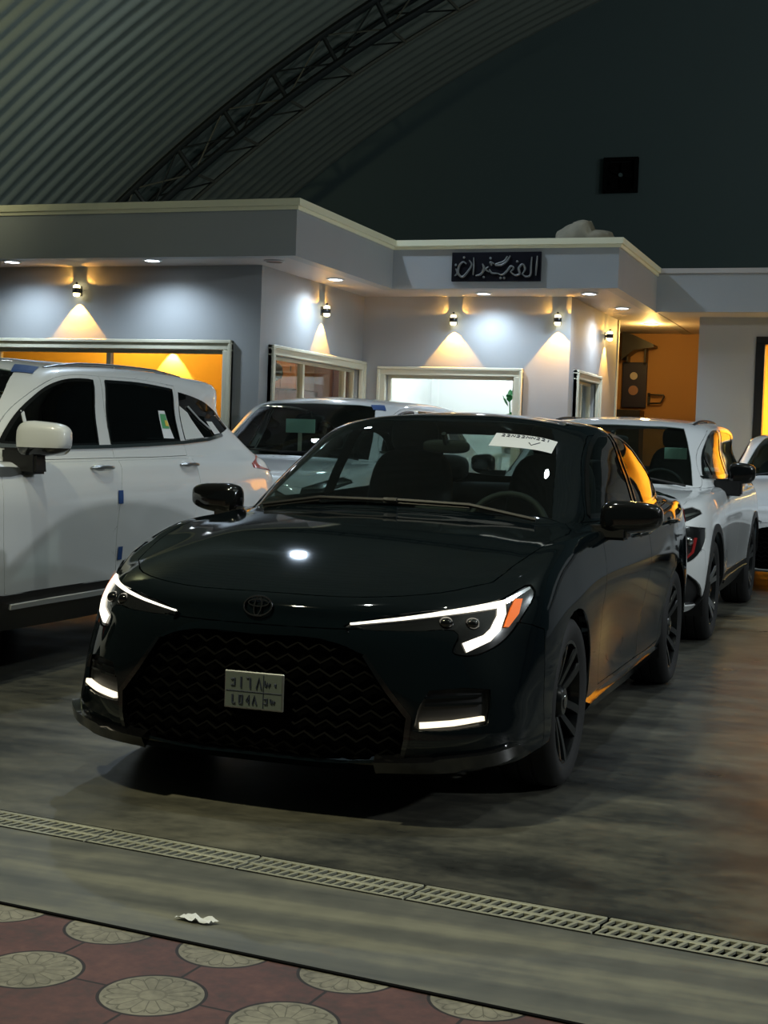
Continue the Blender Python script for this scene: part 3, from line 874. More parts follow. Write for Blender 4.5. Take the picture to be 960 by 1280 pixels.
    for r in range(9):
        z = .585-r*.042
        half = np.interp(z, [.21,.235,.375,.57,.615], [.40,.49,.51,.36,.28])
        n = max(2, int(half*2/.07))
        pts = []
        for k in range(2*n+1):
            y = -half+half*2*k/(2*n)
            zz = z+(.011 if k % 2 else -.011)
            p, nn = sh.hit('front', abs(y), zz)
            if p: pts.append((p.x-.018, y, zz))
        if len(pts) > 2: tube(bm, pts, .0065, 5)
    obj('grille_mesh', bm, MATS['grille_black'], g, 50)
    # ---- emblem
    p, n = sh.hit('front', 0, .706)
    bm = bmesh.new(); emblem_rings(bm, p+n*.006, n, .72)
    e = obj('emblem', bm, MATS['dark_chrome'], root, 60); e['label'] = 'small dark metal badge of three interlocked ovals'
    # ---- wipers, antenna fin, door seams
    wiper(root, sh, [(-.40, .62), (-.40, .34), (-.365, -.02)])
    wiper(root, sh, [(-.36, .04), (-.40, -.32), (-.44, -.60)])
    bm = bmesh.new()
    prism(bm, [(-2.12, 1.39*sz), (-2.36, 1.36*sz), (-2.34, 1.425*sz), (-2.31, 1.43*sz)], 'y', -.018, .018)
    bmesh.ops.bevel(bm, geom=bm.edges[:], offset=.006, segments=2, affect='EDGES')
    obj('roof_antenna', bm, MATS[paint], root, 50)
    # tail lights wrap the rear corner
    for m in (False, True):
        bm = bmesh.new(); ribbon(bm, sh, 'side', [(-3.22,.90*sz),(-3.38,.905*sz),(-3.47,.90*sz)], [.06,.10,.11], .004, .01, mirror=m)
        obj('tail_light', bm, MATS['red_lens'], root, 50)
    return root, sh

def make_suv(name, label, loc, paint, group=None, cross=False):
    root = thing(name, label, 'car', loc, -PI/2, group)
    sx, sy, sz = (.96, .955, .925) if cross else (.98, .975, 1.0)
    tab = []
    for k, r in enumerate(SUV):
        row = []
        for c, (x, y, z) in enumerate(r):
            if k >= 8:
                e = {8: .5, 9: 1, 10: 1, 11: .9}[k]*np.clip((c-7)/8, 0, 1)
                x -= (.20 if cross else .46)*e; z += .034*e*(k >= 9)+(.018 if k >= 9 and not cross else 0)
                if k == 9 and c > 2: y += .018
                if cross and k >= 9 and c > 2: y *= 1.05
            if not cross: x -= .30*np.clip((c-9)/3, 0, 1)*(k < 8)
            row.append((x*sx, y*sy, z*sz))
        tab.append(row)
    sh = Shell(tab, 8, 5, (7,))
    s = (sx/.98, sz)
    Z = lambda pts: [(p[0]*s[0], p[1]*s[1], *p[2:]) for p in pts]
    F = lambda pts: [(p[0]*sy/.975, p[1]*sz, *p[2:]) for p in pts]
    Tt = lambda pts: [(p[0]*s[0], p[1]*sy/.975, *p[2:]) for p in pts]
    P = dict(
        front_window=Z([(-.70,1.20,1),(-.80,1.275),(-.92,1.355),(-1.05,1.43),(-1.20,1.50),(-1.36,1.545),(-1.50,1.562),(-1.665,1.566,1),(-1.545,1.205,1),(-1.1,1.195)]),
        rear_window=Z([(-1.80,1.570,1),(-2.2,1.575),(-2.63,1.558,1),(-2.575,1.24,1),(-2.1,1.222),(-1.69,1.210,1)]),
        quarter_window=Z([(-2.715,1.548,1),(-2.95,1.525),(-3.20,1.478),(-3.38,1.405),(-3.45,1.335,1),(-3.25,1.290),(-2.95,1.262),(-2.655,1.245,1)] if not cross else [(-2.715,1.548,1),(-2.95,1.515),(-3.14,1.455),(-3.27,1.375),(-3.31,1.325,1),(-3.15,1.285),(-2.93,1.262),(-2.655,1.245,1)]),
        windshield=Tt([(-.31,-.08,1),(-.31,0),(-.335,.28),(-.40,.53),(-.50,.69,1),(-.80,.625),(-1.0,.565),(-1.145,.52,1),(-1.11,.40),(-1.06,.25),(-1.04,0),(-1.04,-.08,1)]),
        rear_windshield=Tt([(p[0]-(0 if cross else .24), *p[1:]) for p in [(-3.52,-.08,1),(-3.52,0),(-3.50,.25),(-3.46,.42,1),(-3.55,.52),(-3.61,.54,1),(-3.65,.30),(-3.655,0),(-3.655,-.08,1)]]),
        front=[
            ('headlight', F([(.60,.900,1),(.86,.970),(.875,.945,1),(.80,.895),(.76,.880),(.905,.845,1),(.91,.75),(.865,.635),(.80,.60),(.69,.655),(.60,.78)]), None),
            ('grille', F([(-.05,.90,1),(0,.90),(.42,.885,1),(.55,.80),(.60,.70,1),(.50,.60),(.42,.585,1),(0,.58),(-.05,.58,1)]), None),
            ('lower_grille', F([(-.05,.50,1),(0,.50),(.45,.49,1),(.56,.46),(.70,.50),(.80,.56,1),(.90,.45),(.90,.30,1),(.45,.30),(0,.29),(-.05,.29,1)]), lambda c, n: c.x > .3),
        ],
        cladding=Z([(-.36,.452,1),(-1.2,.448),(-2.50,.452,1),(-2.50,.20,1),(-.36,.20,1)]),
        front_door=Z([(-.49,1.085,1),(-.455,.90),(-.45,.70),(-.47,.452,1),(-1.0,.448),(-1.61,.449,1),(-1.58,.70),(-1.60,.90),(-1.68,1.15),(-1.725,1.40),(-1.755,1.597,1),(-1.50,1.592),(-1.32,1.565),(-1.15,1.508),(-.98,1.425),(-.75,1.275),(-.60,1.14)]),
        rear_door=Z([(-1.755,1.597,1),(-1.725,1.40),(-1.68,1.15),(-1.60,.90),(-1.58,.70),(-1.61,.449,1),(-2.0,.45),(-2.38,.452,1),(-2.43,.60),(-2.52,.78),(-2.60,.92),(-2.615,1.2),(-2.675,1.585,1),(-2.3,1.602)]),
        hood=Tt([(.80,-.08,1),(.80,0),(.755,.37),(.615,.605),(.44,.755,1),(.15,.80),(-.20,.84),(-.50,.825),(-.60,.785,1),(-.47,.68),(-.39,.53),(-.325,.28),(-.29,0),(-.29,-.08,1)]),
        bumper=F([(-.1,.10,1),(1.0,.10,1),(1.0,.60,1),(.90,.70),(.80,.86),(.60,.90),(.30,.92),(0,.92),(-.1,.92,1)]),
    )
    K = dict(suv=True, xf=0, xr=-2.9*sx, zc=.365 if not cross else .345, ra=.405 if not cross else .40, r=.365 if not cross else .345, rim=.255, tw=.235, hw=.965*sy, spokes='five', rims=('rim_silver', 'rim_silver') if not cross else ('rim_dark', 'rim_silver'), hood_z=.93*sz, ws_z=1.06*sz, bump_x=.44,
             handles=((-1.43*s[0], 1.077*sz), (-2.50*s[0], 1.092*sz)), handle_len=.23, handle_mat='silver' if not cross else paint, floor_z=.36, seat_x=-1.40, seat_z=.68*sz, dash=(-.92*s[0], 1.06*sz), rvm=(-1.0*s[0], 0, 1.47*sz),
             belt_trim=Z([(-.66,1.185),(-1.1,1.180),(-1.65,1.192),(-2.1,1.206),(-2.6,1.226),(-3.0,1.250),(-3.28,1.285 if not cross else 1.30)]), belt_mat='chrome' if not cross else 'gloss_black', glass_fd='privacy_glass' if not cross else 'side_glass')
    common(root, sh, K, P, paint, 'windscreen_glass', 'privacy_glass' if not cross else 'side_glass')
    for m in (False, True):
        sg = -1 if m else 1
        h = panel(sh, 'headlight', MATS['lamp_house'], root, 'headlight', mirror=m, w=.004, d=.01, off=-.004)
        for y, z in ((.74, .80), (.82, .755), (.80, .68)):
            bm = bmesh.new(); p, n = sh.hit('front', y*sy/.975, z*sz)
            squircle(bm, (p.x-.020, y*sy/.975*sg, z*sz), (.030, .032, .030), 2.4)
            obj('projector_lens', bm, MATS['reflector'] if z > .7 else MATS['gloss_black'], h, 60)
        bm = bmesh.new(); ribbon(bm, sh, 'front', F([(.86,.78),(.85,.68),(.81,.63)]), [.014,.014,.010], .003, .01, mirror=m)
        d = obj('turn_signal', bm, MATS['red_lens'], h, 60)
        bm = bmesh.new(); ribbon(bm, sh, 'front', F([(.61,.892),(.72,.905),(.86,.955)]), [.012,.018,.014], .003, .01, mirror=m)
        obj('light_guide', bm, MATS['reflector'], h, 60)
        # wheel arch mouldings
        if cross:
            for x in (0, K['xr']):
                bm = bmesh.new(); arch_flare(bm, sh, x, K['zc'], K['ra'], .055, -.28, PI+.28, mirror=m)
                obj('wheel_arch_trim', bm, MATS['black_plastic'], root, 50)
        bm = bmesh.new(); ribbon(bm, sh, 'side', Z([(-.52,.392),(-1.2,.388),(-2.42,.392)]), [.022,.026,.022], .018, .02, .06, mirror=m)
        obj('sill_trim', bm, MATS['sill_bright'] if not cross else MATS['black_plastic'], root, 50)
        # roof rails
        bm = bmesh.new()
        pts = []
        for t in np.linspace(0, 1, 15):
            x = (-1.36-1.62*t)*s[0]
            q, n = sh.hit('top', x, .565*sy/.975)
            pts.append(Vector((x, q.y*sg, q.z+.016*min(1, 5*t, 5*(1-t))-.004)))
        tube(bm, pts, .013, 8, flat=.8)
        for t in (.12, .5, .88):
            x = (-1.36-1.62*t)*s[0]; q, n = sh.hit('top', x, .565*sy/.975)
            box(bm, x-.05, x+.05, q.y*sg-.012, q.y*sg+.012, q.z-.02, q.z+.012, bev=.005)
        obj('roof_rail', bm, MATS['silver'] if not cross else MATS['black_plastic'], root, 50)
        door_mirror(root, *((-.70, sg*.995, 1.222) if not cross else (-.82, sg*.985, 1.128)), sg, (.085, .135, .105) if not cross else (.065, .098, .092), paint if not cross else 'gloss_black', 'gloss_black', 1.085*sz)
        # window divider near the mirror
        bm = bmesh.new(); ribbon(bm, sh, 'side', Z([(-.955,1.37),(-.90,1.20)]), .022, .004, .008, .03, mirror=m)
        obj('window_divider', bm, MATS['white_paint'] if not cross else MATS['gloss_black'], root, 50)
        # tail light
        bm = bmesh.new(); ribbon(bm, sh, 'side', Z([(-3.52,1.085),(-3.72,1.10),(-3.90,1.10),(-4.02,1.095)]), [.03,.09,.12,.13], .004, .012, mirror=m)
        obj('tail_light', bm, MATS['red_lens'], root, 50)
        # fender blade
        if not cross:
            bm = bmesh.new(); ribbon(bm, sh, 'side', Z([(-.30,1.060),(-.55,1.058),(-.80,1.066)]), [.05,.045,.012], .006, .012, mirror=m)
            obj('fender_blade', bm, MATS['silver'], root, 50)
    for nm, rows, rng in (('grille', 7, (.60, .885)), ('lower_grille', 4, (.31, .47))):
        g = panel(sh, nm, MATS['black_plastic'], root, nm, both=True, w=.004, d=-.02, off=-.03)
        bm = bmesh.new()
        for z in np.linspace(*rng, rows):
            half = .40 if nm == 'grille' else .50
            pts = [(sh.hit('front', abs(y), z*sz)[0].x-.014, y, z*sz) for y in np.linspace(-half, half, 17)]
            tube(bm, pts, .008, 5)
        obj('grille_bar', bm, MATS['gloss_black'], g, 50)
    # rear spoiler lip, wipers
    bm = bmesh.new()
    V = []; xs_ = -3.20*s[0] if cross else -3.42
    for y in np.linspace(-.56, .56, 15):
        q, n = sh.hit('top', xs_, abs(y)*sy)
        V.append([(q.x+.10, y*sy, q.z+.004), (q.x-.20+.10*(y/.56)**2, y*sy, q.z-.012), (q.x-.20+.10*(y/.56)**2, y*sy, q.z-.045), (q.x+.02, y*sy, q.z-.06)])
    W = [[bm.verts.new(p) for p in r] for r in V]
    for a, b in zip(W, W[1:]):
        for k in range(4): bm.faces.new((a[k], a[(k+1)%4], b[(k+1)%4], b[k]))
    bm.faces.new(W[0]); bm.faces.new(W[-1][::-1])
    bmesh.ops.recalc_face_normals(bm, faces=bm.faces)
    obj('rear_spoiler', bm, MATS[paint], root, 50)
    wiper(root, sh, [(-.40*s[0], .64), (-.39*s[0], .34), (-.33*s[0], -.02)])
    wiper(root, sh, [(-.33*s[0], .04), (-.39*s[0], -.32), (-.43*s[0], -.60)])
    # rear valance
    bm = bmesh.new(); squircle(bm, (-3.86*s[0]-(0 if cross else .29), 0, .42*sz), (.06, .62, .09), 4)
    obj('rear_valance', bm, MATS['black_plastic'], root, 50)
    return root, sh
# ================================================================== CAMERA
F_PX, CAM_H, PITCH, ROLL, PSI = 1829.6, 1.261, .0463, .0340, .3352
cd = bpy.data.cameras.new('camera'); cam = bpy.data.objects.new('camera', cd); COL.objects.link(cam)
cd.sensor_fit = 'VERTICAL'; cd.sensor_height = 36.; cd.sensor_width = 27.; cd.lens = F_PX/1280*36.
cd.clip_start = .05; cd.clip_end = 300
c_, s_ = math.cos(PSI), math.sin(PSI)
W2 = Matrix(((c_, -s_, 0), (s_, c_, 0), (0, 0, 1)))
Rv = Vector((1, 0, 0)); Fv = Vector((0, math.cos(PITCH), -math.sin(PITCH))); Uv = Vector((0, math.sin(PITCH), math.cos(PITCH)))
Xc = W2 @ (Rv*math.cos(ROLL)+Uv*math.sin(ROLL)); Yc = W2 @ (Uv*math.cos(ROLL)-Rv*math.sin(ROLL)); Zc = W2 @ (-Fv)
cam.matrix_world = Matrix(((Xc.x, Yc.x, Zc.x, 0), (Xc.y, Yc.y, Zc.y, 0), (Xc.z, Yc.z, Zc.z, CAM_H), (0, 0, 0, 1)))
SC.camera = cam
SC.view_settings.view_transform = 'Standard'; SC.view_settings.look = 'None'
SC.view_settings.gamma = 1; SC.view_settings.use_curve_mapping = False
SC.view_settings.exposure = 0.3
SC.cycles.max_bounces = 8; SC.cycles.diffuse_bounces = 4; SC.cycles.glossy_bounces = 5; SC.cycles.transparent_max_bounces = 24
SC.cycles.sample_clamp_indirect = 4; SC.cycles.caustics_reflective = False; SC.cycles.caustics_refractive = False
SC.cycles.use_denoising = True
wd = bpy.data.worlds.new('night'); SC.world = wd; wd.use_nodes = True
wd.node_tree.nodes['Background'].inputs[0].default_value = (.40, .62, .60, 1)
wd.node_tree.nodes['Background'].inputs[1].default_value = .034

def lamp(kind, name, loc, power, col, radius=.05, aim=None, angle=None, blend=.2, size=None):
    l = bpy.data.lights.new(name, kind); l.energy = power; l.color = col
    if kind in ('POINT', 'SPOT'): l.shadow_soft_size = radius
    if kind == 'SPOT': l.spot_size = math.radians(angle); l.spot_blend = blend
    if kind == 'AREA': l.shape = 'RECTANGLE'; l.size, l.size_y = size
    o = bpy.data.objects.new(name, l); COL.objects.link(o); o.location = loc
    if aim is not None: o.rotation_euler = (Vector(aim)-Vector(loc)).to_track_quat('-Z', 'Y').to_euler()
    return o

# ================================================================== SURFACE MATERIALS
class NT:
    """a small helper for node maths"""
    def __init__(self, name):
        self.m = bpy.data.materials.new(name); self.m.use_nodes = True; self.nt = self.m.node_tree
        self.b = self.nt.nodes['Principled BSDF']; MATS[name] = self.m
    def put(self, node, sock, v):
        i = node.inputs[sock]
        if isinstance(v, bpy.types.NodeSocket): self.nt.links.new(v, i)
        else: i.default_value = v
    def math(self, op, a, b=0., c=None):
        n = self.nt.nodes.new('ShaderNodeMath'); n.operation = op; self.put(n, 0, a); self.put(n, 1, b)
        if c is not None: self.put(n, 2, c)
        return n.outputs[0]
    def coord(self, rot=0., scale=(1, 1, 1), loc=(0, 0, 0)):
        t = self.nt.nodes.new('ShaderNodeTexCoord'); mp = self.nt.nodes.new('ShaderNodeMapping')
        mp.inputs['Rotation'].default_value = (0, 0, rot); mp.inputs['Scale'].default_value = scale; mp.inputs['Location'].default_value = loc
        self.nt.links.new(t.outputs['Object'], mp.inputs['Vector']); return mp.outputs[0]
    def noise(self, v, scale, detail=5, rough=.55):
        n = self.nt.nodes.new('ShaderNodeTexNoise'); n.inputs['Scale'].default_value = scale; n.inputs['Detail'].default_value = detail; n.inputs['Roughness'].default_value = rough
        self.nt.links.new(v, n.inputs['Vector']); return n.outputs['Fac']
    def ramp(self, f, stops):
        r = self.nt.nodes.new('ShaderNodeValToRGB'); e = r.color_ramp.elements
        while len(e) > 1: e.remove(e[-1])
        e[0].position = stops[0][0]; e[0].color = (*stops[0][1], 1) if len(stops[0][1]) == 3 else stops[0][1]
        for p, c in stops[1:]:
            k = e.new(p); k.color = (*c, 1)
        self.nt.links.new(f, r.inputs[0]); return r.outputs[0]
    def mix(self, f, a, b):
        n = self.nt.nodes.new('ShaderNodeMix'); n.data_type = 'RGBA'; self.put(n, 'Factor', f)
        self.put(n, 'A', a if isinstance(a, bpy.types.NodeSocket) else (*a, 1)); self.put(n, 'B', b if isinstance(b, bpy.types.NodeSocket) else (*b, 1))
        return n.outputs['Result']
    def sep(self, v):
        n = self.nt.nodes.new('ShaderNodeSeparateXYZ'); self.nt.links.new(v, n.inputs[0]); return n.outputs
    def out(self, col=None, rough=None, bump=None, bs=.3, bd=.01, **kw):
        if col is not None: self.put(self.b, 'Base Color', col if isinstance(col, bpy.types.NodeSocket) else (*col, 1))
        if rough is not None: self.put(self.b, 'Roughness', rough)
        if bump is not None:
            n = self.nt.nodes.new('ShaderNodeBump'); n.inputs['Strength'].default_value = bs; n.inputs['Distance'].default_value = bd
            self.nt.links.new(bump, n.inputs['Height']); self.nt.links.new(n.outputs[0], self.b.inputs['Normal'])
        for k, v in kw.items(): self.b.inputs[k].default_value = v
        return self.m

# polished hall concrete: worn, stained, half shiny
t = NT('hall_concrete'); v = t.coord()
a = t.noise(v, .55, 6, .6); b = t.noise(t.coord(rot=.5, scale=(.6, 1.6, 1)), 2.2, 8, .65); c = t.noise(v, 14, 6, .6)
f = t.math('ADD', t.math('MULTIPLY', a, .45), t.math('ADD', t.math('MULTIPLY', b, .40), t.math('MULTIPLY', c, .15)))
col = t.ramp(f, [(.36, (.009, .010, .0115)), (.45, (.040, .042, .040)), (.53, (.095, .093, .076)), (.64, (.19, .18, .138))])
rust = t.ramp(t.noise(v, 1.7, 4), [(.64, (0, 0, 0)), (.74, (1, 1, 1))])
col = t.mix(t.math('MULTIPLY', rust, .35), col, (.16, .09, .045))
rg = t.math('MULTIPLY_ADD', b, .45, .12)
t.out(col, rg, f, .12, .006)
# apron concrete, in lighter and darker bands along the drain
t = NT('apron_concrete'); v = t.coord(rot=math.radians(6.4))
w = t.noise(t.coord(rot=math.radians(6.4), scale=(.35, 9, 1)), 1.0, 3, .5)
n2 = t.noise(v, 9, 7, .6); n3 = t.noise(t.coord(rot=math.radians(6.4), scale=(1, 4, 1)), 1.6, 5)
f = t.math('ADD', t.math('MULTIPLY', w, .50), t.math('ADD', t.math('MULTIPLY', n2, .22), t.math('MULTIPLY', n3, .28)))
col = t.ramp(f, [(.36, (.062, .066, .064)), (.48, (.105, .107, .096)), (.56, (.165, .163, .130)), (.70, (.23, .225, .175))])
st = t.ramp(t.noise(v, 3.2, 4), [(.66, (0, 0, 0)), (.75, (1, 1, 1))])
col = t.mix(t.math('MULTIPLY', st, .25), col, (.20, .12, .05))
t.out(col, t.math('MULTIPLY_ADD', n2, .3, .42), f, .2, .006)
# red pavers with pale rosettes at the tile corners
t = NT('rosette_pavers')
PITCH_T = .336
v = t.coord(rot=0, scale=(1/PITCH_T, 1/PITCH_T, 1))
sx, sy, _ = t.sep(v)
fx = t.math('SUBTRACT', t.math('FRACT', t.math('ADD', sx, 50.5)), .5); fy = t.math('SUBTRACT', t.math('FRACT', t.math('ADD', sy, 50.5)), .5)
r = t.math('SQRT', t.math('ADD', t.math('MULTIPLY', fx, fx), t.math('MULTIPLY', fy, fy)))
ang = t.math('ARCTAN2', fy, fx)
def band(x, lo, hi): return t.math('MULTIPLY', t.math('GREATER_THAN', x, lo), t.math('LESS_THAN', x, hi))
disc = t.math('LESS_THAN', r, .352); ring = band(r, .352, .376)
joint = t.math('MAXIMUM', t.math('LESS_THAN', t.math('ABSOLUTE', fx), .012), t.math('LESS_THAN', t.math('ABSOLUTE', fy), .012))
joint = t.math('MAXIMUM', t.math('MULTIPLY', joint, t.math('SUBTRACT', 1., disc)), ring)
hub = t.math('LESS_THAN', r, .085)
spk = t.math('ABSOLUTE', t.math('SINE', t.math('MULTIPLY', ang, 8.)))
spoke = t.math('MULTIPLY', t.math('LESS_THAN', t.math('MULTIPLY', spk, r), .030), band(r, .105, .30))
petal = t.math('ADD', .255, t.math('MULTIPLY', t.math('ABSOLUTE', t.math('SINE', t.math('MULTIPLY', ang, 8.))), .065))
scal = t.math('LESS_THAN', t.math('ABSOLUTE', t.math('SUBTRACT', r, petal)), .010)
hubring = band(r, .085, .105)
lines = t.math('MULTIPLY', t.math('MAXIMUM', t.math('MAXIMUM', spoke, scal), t.math('MULTIPLY', hubring, .6)), disc)
wv = t.coord(); g1 = t.noise(wv, 5, 6, .6); g2 = t.noise(wv, 40, 4)
red = t.ramp(t.math('ADD', t.math('MULTIPLY', g1, .7), t.math('MULTIPLY', g2, .3)), [(.33, (.050, .034, .034)), (.5, (.092, .042, .041)), (.68, (.13, .060, .053))])
pale = t.ramp(t.math('ADD', t.math('MULTIPLY', g1, .6), t.math('MULTIPLY', g2, .4)), [(.35, (.13, .122, .098)), (.6, (.24, .225, .178))])
col = t.mix(disc, red, pale)
col = t.mix(t.math('MULTIPLY', lines, .72), col, (.07, .065, .05))
col = t.mix(t.math('MULTIPLY', joint, .9), col, (.010, .010, .011))
hgt = t.math('SUBTRACT', t.math('ADD', t.math('MULTIPLY', g2, .15), disc), t.math('MULTIPLY', t.math('MAXIMUM', joint, lines), .8))
t.out(col, .6, hgt, .45, .006)

principled('wall_paint', (.355, .372, .382), .55, noise=(3, .04), bump=(60, .05))
principled('cornice_paint', (.86, .83, .60), .5)
principled('soffit_paint', (.50, .47, .45), .6)
principled('frame_cream', (.66, .64, .50), .45)
principled('gable_paint', (.070, .105, .105), .7, noise=(.4, .08))
principled('vault_steel', (.24, .265, .225), .5, .1, noise=(1.2, .15))
principled('truss_steel', (.018, .021, .020), .55, .2)
principled('truss_bright', (.13, .125, .095), .5, .3)
principled('room_amber', (.85, .50, .10), .7)
principled('room_orange', (.36, .19, .06), .7)
principled('room_white', (.78, .82, .82), .7, noise=(25, .05))
principled('room_brown', (.20, .085, .045), .5, noise=(6, .3))
principled('room_floor', (.25, .22, .18), .4)
principled('wood_warm', (.42, .17, .045), .45, noise=(8, .25))
principled('cabinet_dark', (.12, .055, .045), .4, noise=(6, .25))
principled('mauve_panel', (.27, .15, .12), .5, noise=(4, .15))
principled('frame_black', (.012, .012, .013), .35)
principled('board_navy', (.005, .006, .035), .4)
principled('lamp_steel', (.05, .05, .05), .35, .8)
principled('leaf', (.02, .22, .06), .45)
principled('pot', (.5, .45, .4), .5)
principled('sign_black', (.004, .004, .009), .5, spec=.2)
principled('sign_letter', (.17, .18, .18), .45, .2)
principled('sack_cloth', (.27, .24, .17), .85, noise=(10, .25))
principled('grate_steel', (.34, .34, .27), .5, .25, noise=(40, .2))
principled('pit_black', (.002, .002, .002), .95, spec=.1)
pane('room_glass', (.93, .95, .94), 1.45)
emitter('downlight_lens', (.86, .93, 1.), 14.)
emitter('warm_lens', (1., .72, .25), 10.)
emitter('sconce_lens', (1., .82, .40), 6.)

# ================================================================== GROUND
DA = math.radians(-6.4)                         # the threshold runs a little askew to the hall
O0 = Vector((-1.34, 3.905, 0)); DU = Vector((math.cos(DA), math.sin(DA), 0)); DV = Vector((-math.sin(DA), math.cos(DA), 0))
def thr(u, v, z=0.): p = O0+DU*u+DV*v; return (p.x, p.y, z)
GW = .078                                       # half width of the drain
bm = bmesh.new()
q = [thr(-22, GW), thr(22, GW), (24, 24, 0), (-24, 24, 0)]
bm.faces.new([bm.verts.new(p) for p in q])
struct('floor', bm, MATS['hall_concrete'])
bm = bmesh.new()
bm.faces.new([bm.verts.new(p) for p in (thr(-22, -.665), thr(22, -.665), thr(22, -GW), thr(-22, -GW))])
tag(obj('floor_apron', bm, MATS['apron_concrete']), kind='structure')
# drain channel under the grate
bm = bmesh.new()
A = [thr(-22, -GW), thr(-22, -GW, -.12), thr(-22, GW, -.12), thr(-22, GW)]; B = [thr(22, -GW), thr(22, -GW, -.12), thr(22, GW, -.12), thr(22, GW)]
A = [bm.verts.new(p) for p in A]; B = [bm.verts.new(p) for p in B]
for k in range(3): bm.faces.new((A[k], B[k], B[k+1], A[k+1]))
tag(obj('floor_drain_channel', bm, MATS['pit_black']), kind='structure')
# pavers
pv = bmesh.new()
PR = math.radians(-4.6)
R2 = Matrix.Rotation(-PR, 3, 'Z'); po = Vector((-1.535, 2.922, 0))
pts = [R2 @ (Vector(p)-po) for p in (thr(-22, -.672, -.004), thr(22, -.672, -.004), thr(22, -9, -.004), thr(-22, -9, -.004))]
pv.faces.new([pv.verts.new(p) for p in pts[::-1]])
po_ = obj('floor_paving', pv, MATS['rosette_pavers']); po_.location = po; po_.rotation_euler = (0, 0, PR); po_['kind'] = 'structure'
# the dark joint along the apron's edge
bm = bmesh.new()
P = [thr(-22, -.700, -.010), thr(22, -.700, -.010), thr(22, -.660, -.010), thr(-22, -.660, -.010)]
box(bm, -22, 22, -.676, -.664, -.02, .0006)
tr = obj('trim_1', bm, MATS['pit_black']); tr['kind'] = 'structure'; tr.location = O0; tr.rotation_euler = (0, 0, DA)

# grate pieces: a frame with two rows of slanted slots
def make_grate(L):
    root = thing('drain_grate', 'x', 'grate')
    bm = bmesh.new()
    n = int(L/.0300)
    pitch = L/n
    # bars: side rails, centre rail, slanted cross bars
    for v in (-.068, 0, .068):
        box(bm, -L/2+.001, L/2-.001, v-.009, v+.009, -.010, .002, bev=.002, seg=1)
    for row in (-1, 1):
        v0, v1 = sorted((row*.008, row*.060))
        for k in range(n+1):
            u = -L/2+.008+(L-.016)*k/n
            sk = .007
            P = [(u-.0052-sk, v0), (u+.0052-sk, v0), (u+.0052+sk, v1), (u-.0052+sk, v1)]
            P = [(min(max(a, -L/2+.001), L/2-.001), b) for a, b in P]
            prism(bm, P, 'z', -.006, .001)
    o = obj('grate_plate', bm, MATS['grate_steel'], root, 40)
    bm = bmesh.new()
    for sgn in (-1, 1): box(bm, -L/2, L/2, sgn*.0785-.0015, sgn*.0785+.0015, -.03, .003)
    obj('grate_edge', bm, MATS['lamp_steel'], root)
    return root
gl = .545
g0 = make_grate(gl-.006)
GL = ['worn steel slotted drain grate at the far left end of the channel', 'worn steel slotted drain grate in front of the parked dark sedan\'s right corner',
      'worn steel slotted drain grate below the dark sedan\'s number plate', 'worn steel slotted drain grate below the dark sedan\'s lit left fog light',
      'worn steel slotted drain grate nearest the right end of the channel']
for k in range(5):
    o = g0 if k == 0 else copy_tree(g0)
    o.location = thr(-1.52+gl*(k+.5)-.0, 0); o.rotation_euler = (0, 0, DA)
    o['label'] = GL[k]; o['group'] = 'steel grates over the drain channel'
bm = bmesh.new()
for u0, u1 in ((-22, -1.524), (-1.516+gl*5, 22)): box(bm, u0, u1, -.077, .077, -.03, .001, bev=.002, seg=1)
tr = obj('trim_5', bm, MATS['grate_steel']); tr['kind'] = 'structure'; tr.location = O0; tr.rotation_euler = (0, 0, DA)
# a crumpled scrap
bm = bmesh.new()
bmesh.ops.create_grid(bm, x_segments=9, y_segments=6, size=.5)
rr = random.Random(3)
for v in bm.verts:
    v.co = Vector((v.co.x*.10+v.co.y*.02, v.co.y*.034*(1-.5*abs(v.co.x)), .003+abs(rr.gauss(0, .007))*(1-.8*abs(v.co.x))))
o = obj('paper_scrap', bm, MATS['paper'], None, 180); o.location = (-1.665, 3.405, .002); o.rotation_euler = (0, 0, -.1)
tag(o, 'small crumpled white scrap of paper on the concrete apron', 'litter')

# ================================================================== BUILDING
SZ, TOP = 3.0, 3.46
XA, XB, XC, XD = -6.05, -5.40, -3.55, -2.87       # W2, fascia 2, W4, fascia 4
YA, YB, YC, YD = 13.43, 12.74, 16.40, 15.52       # W1, fascia 1, W3, fascia 3
YE, YF, YG = 18.85, 18.12, 21.5                   # right wall, right fascia, corridor back
WT = .15
h1 = (-9.14, -6.44, 1.30, 2.15); h2 = (13.74, 16.30, .92, 2.13); h3 = (-5.74, -4.18, .92, 2.08); h4 = (16.76, 17.98, .92, 2.09)
bm = bmesh.new(); wall_with_hole(bm, 'y', YA, YA+WT, -16, XA, 0, SZ, [h1]); struct('wall_front', bm, MATS['wall_paint'])
bm = bmesh.new(); wall_with_hole(bm, 'x', XA, XA-WT, YA+WT, YC, 0, SZ, [h2]); struct('wall_alcove', bm, MATS['wall_paint'])
bm = bmesh.new(); wall_with_hole(bm, 'y', YC, YC+WT, XA-WT, XC, 0, SZ, [h3]); struct('wall_middle', bm, MATS['wall_paint'])
bm = bmesh.new(); wall_with_hole(bm, 'x', XC, XC-WT, YC+WT, 19.30, 0, SZ, [h4]); struct('wall_side', bm, MATS['wall_paint'])
bm = bmesh.new(); wall_with_hole(bm, 'y', YE, YE+WT, -2.43, 9, 0, SZ, [(-1.66, .50, -.01, 2.70)]); struct('wall_right', bm, MATS['wall_paint'])
# cream strip at the corridor corner
bm = bmesh.new(); box(bm, XC-.17, XC+.02, 19.30, 19.36, 0, SZ, bev=.004); struct('trim_2', bm, MATS['cornice_paint'])
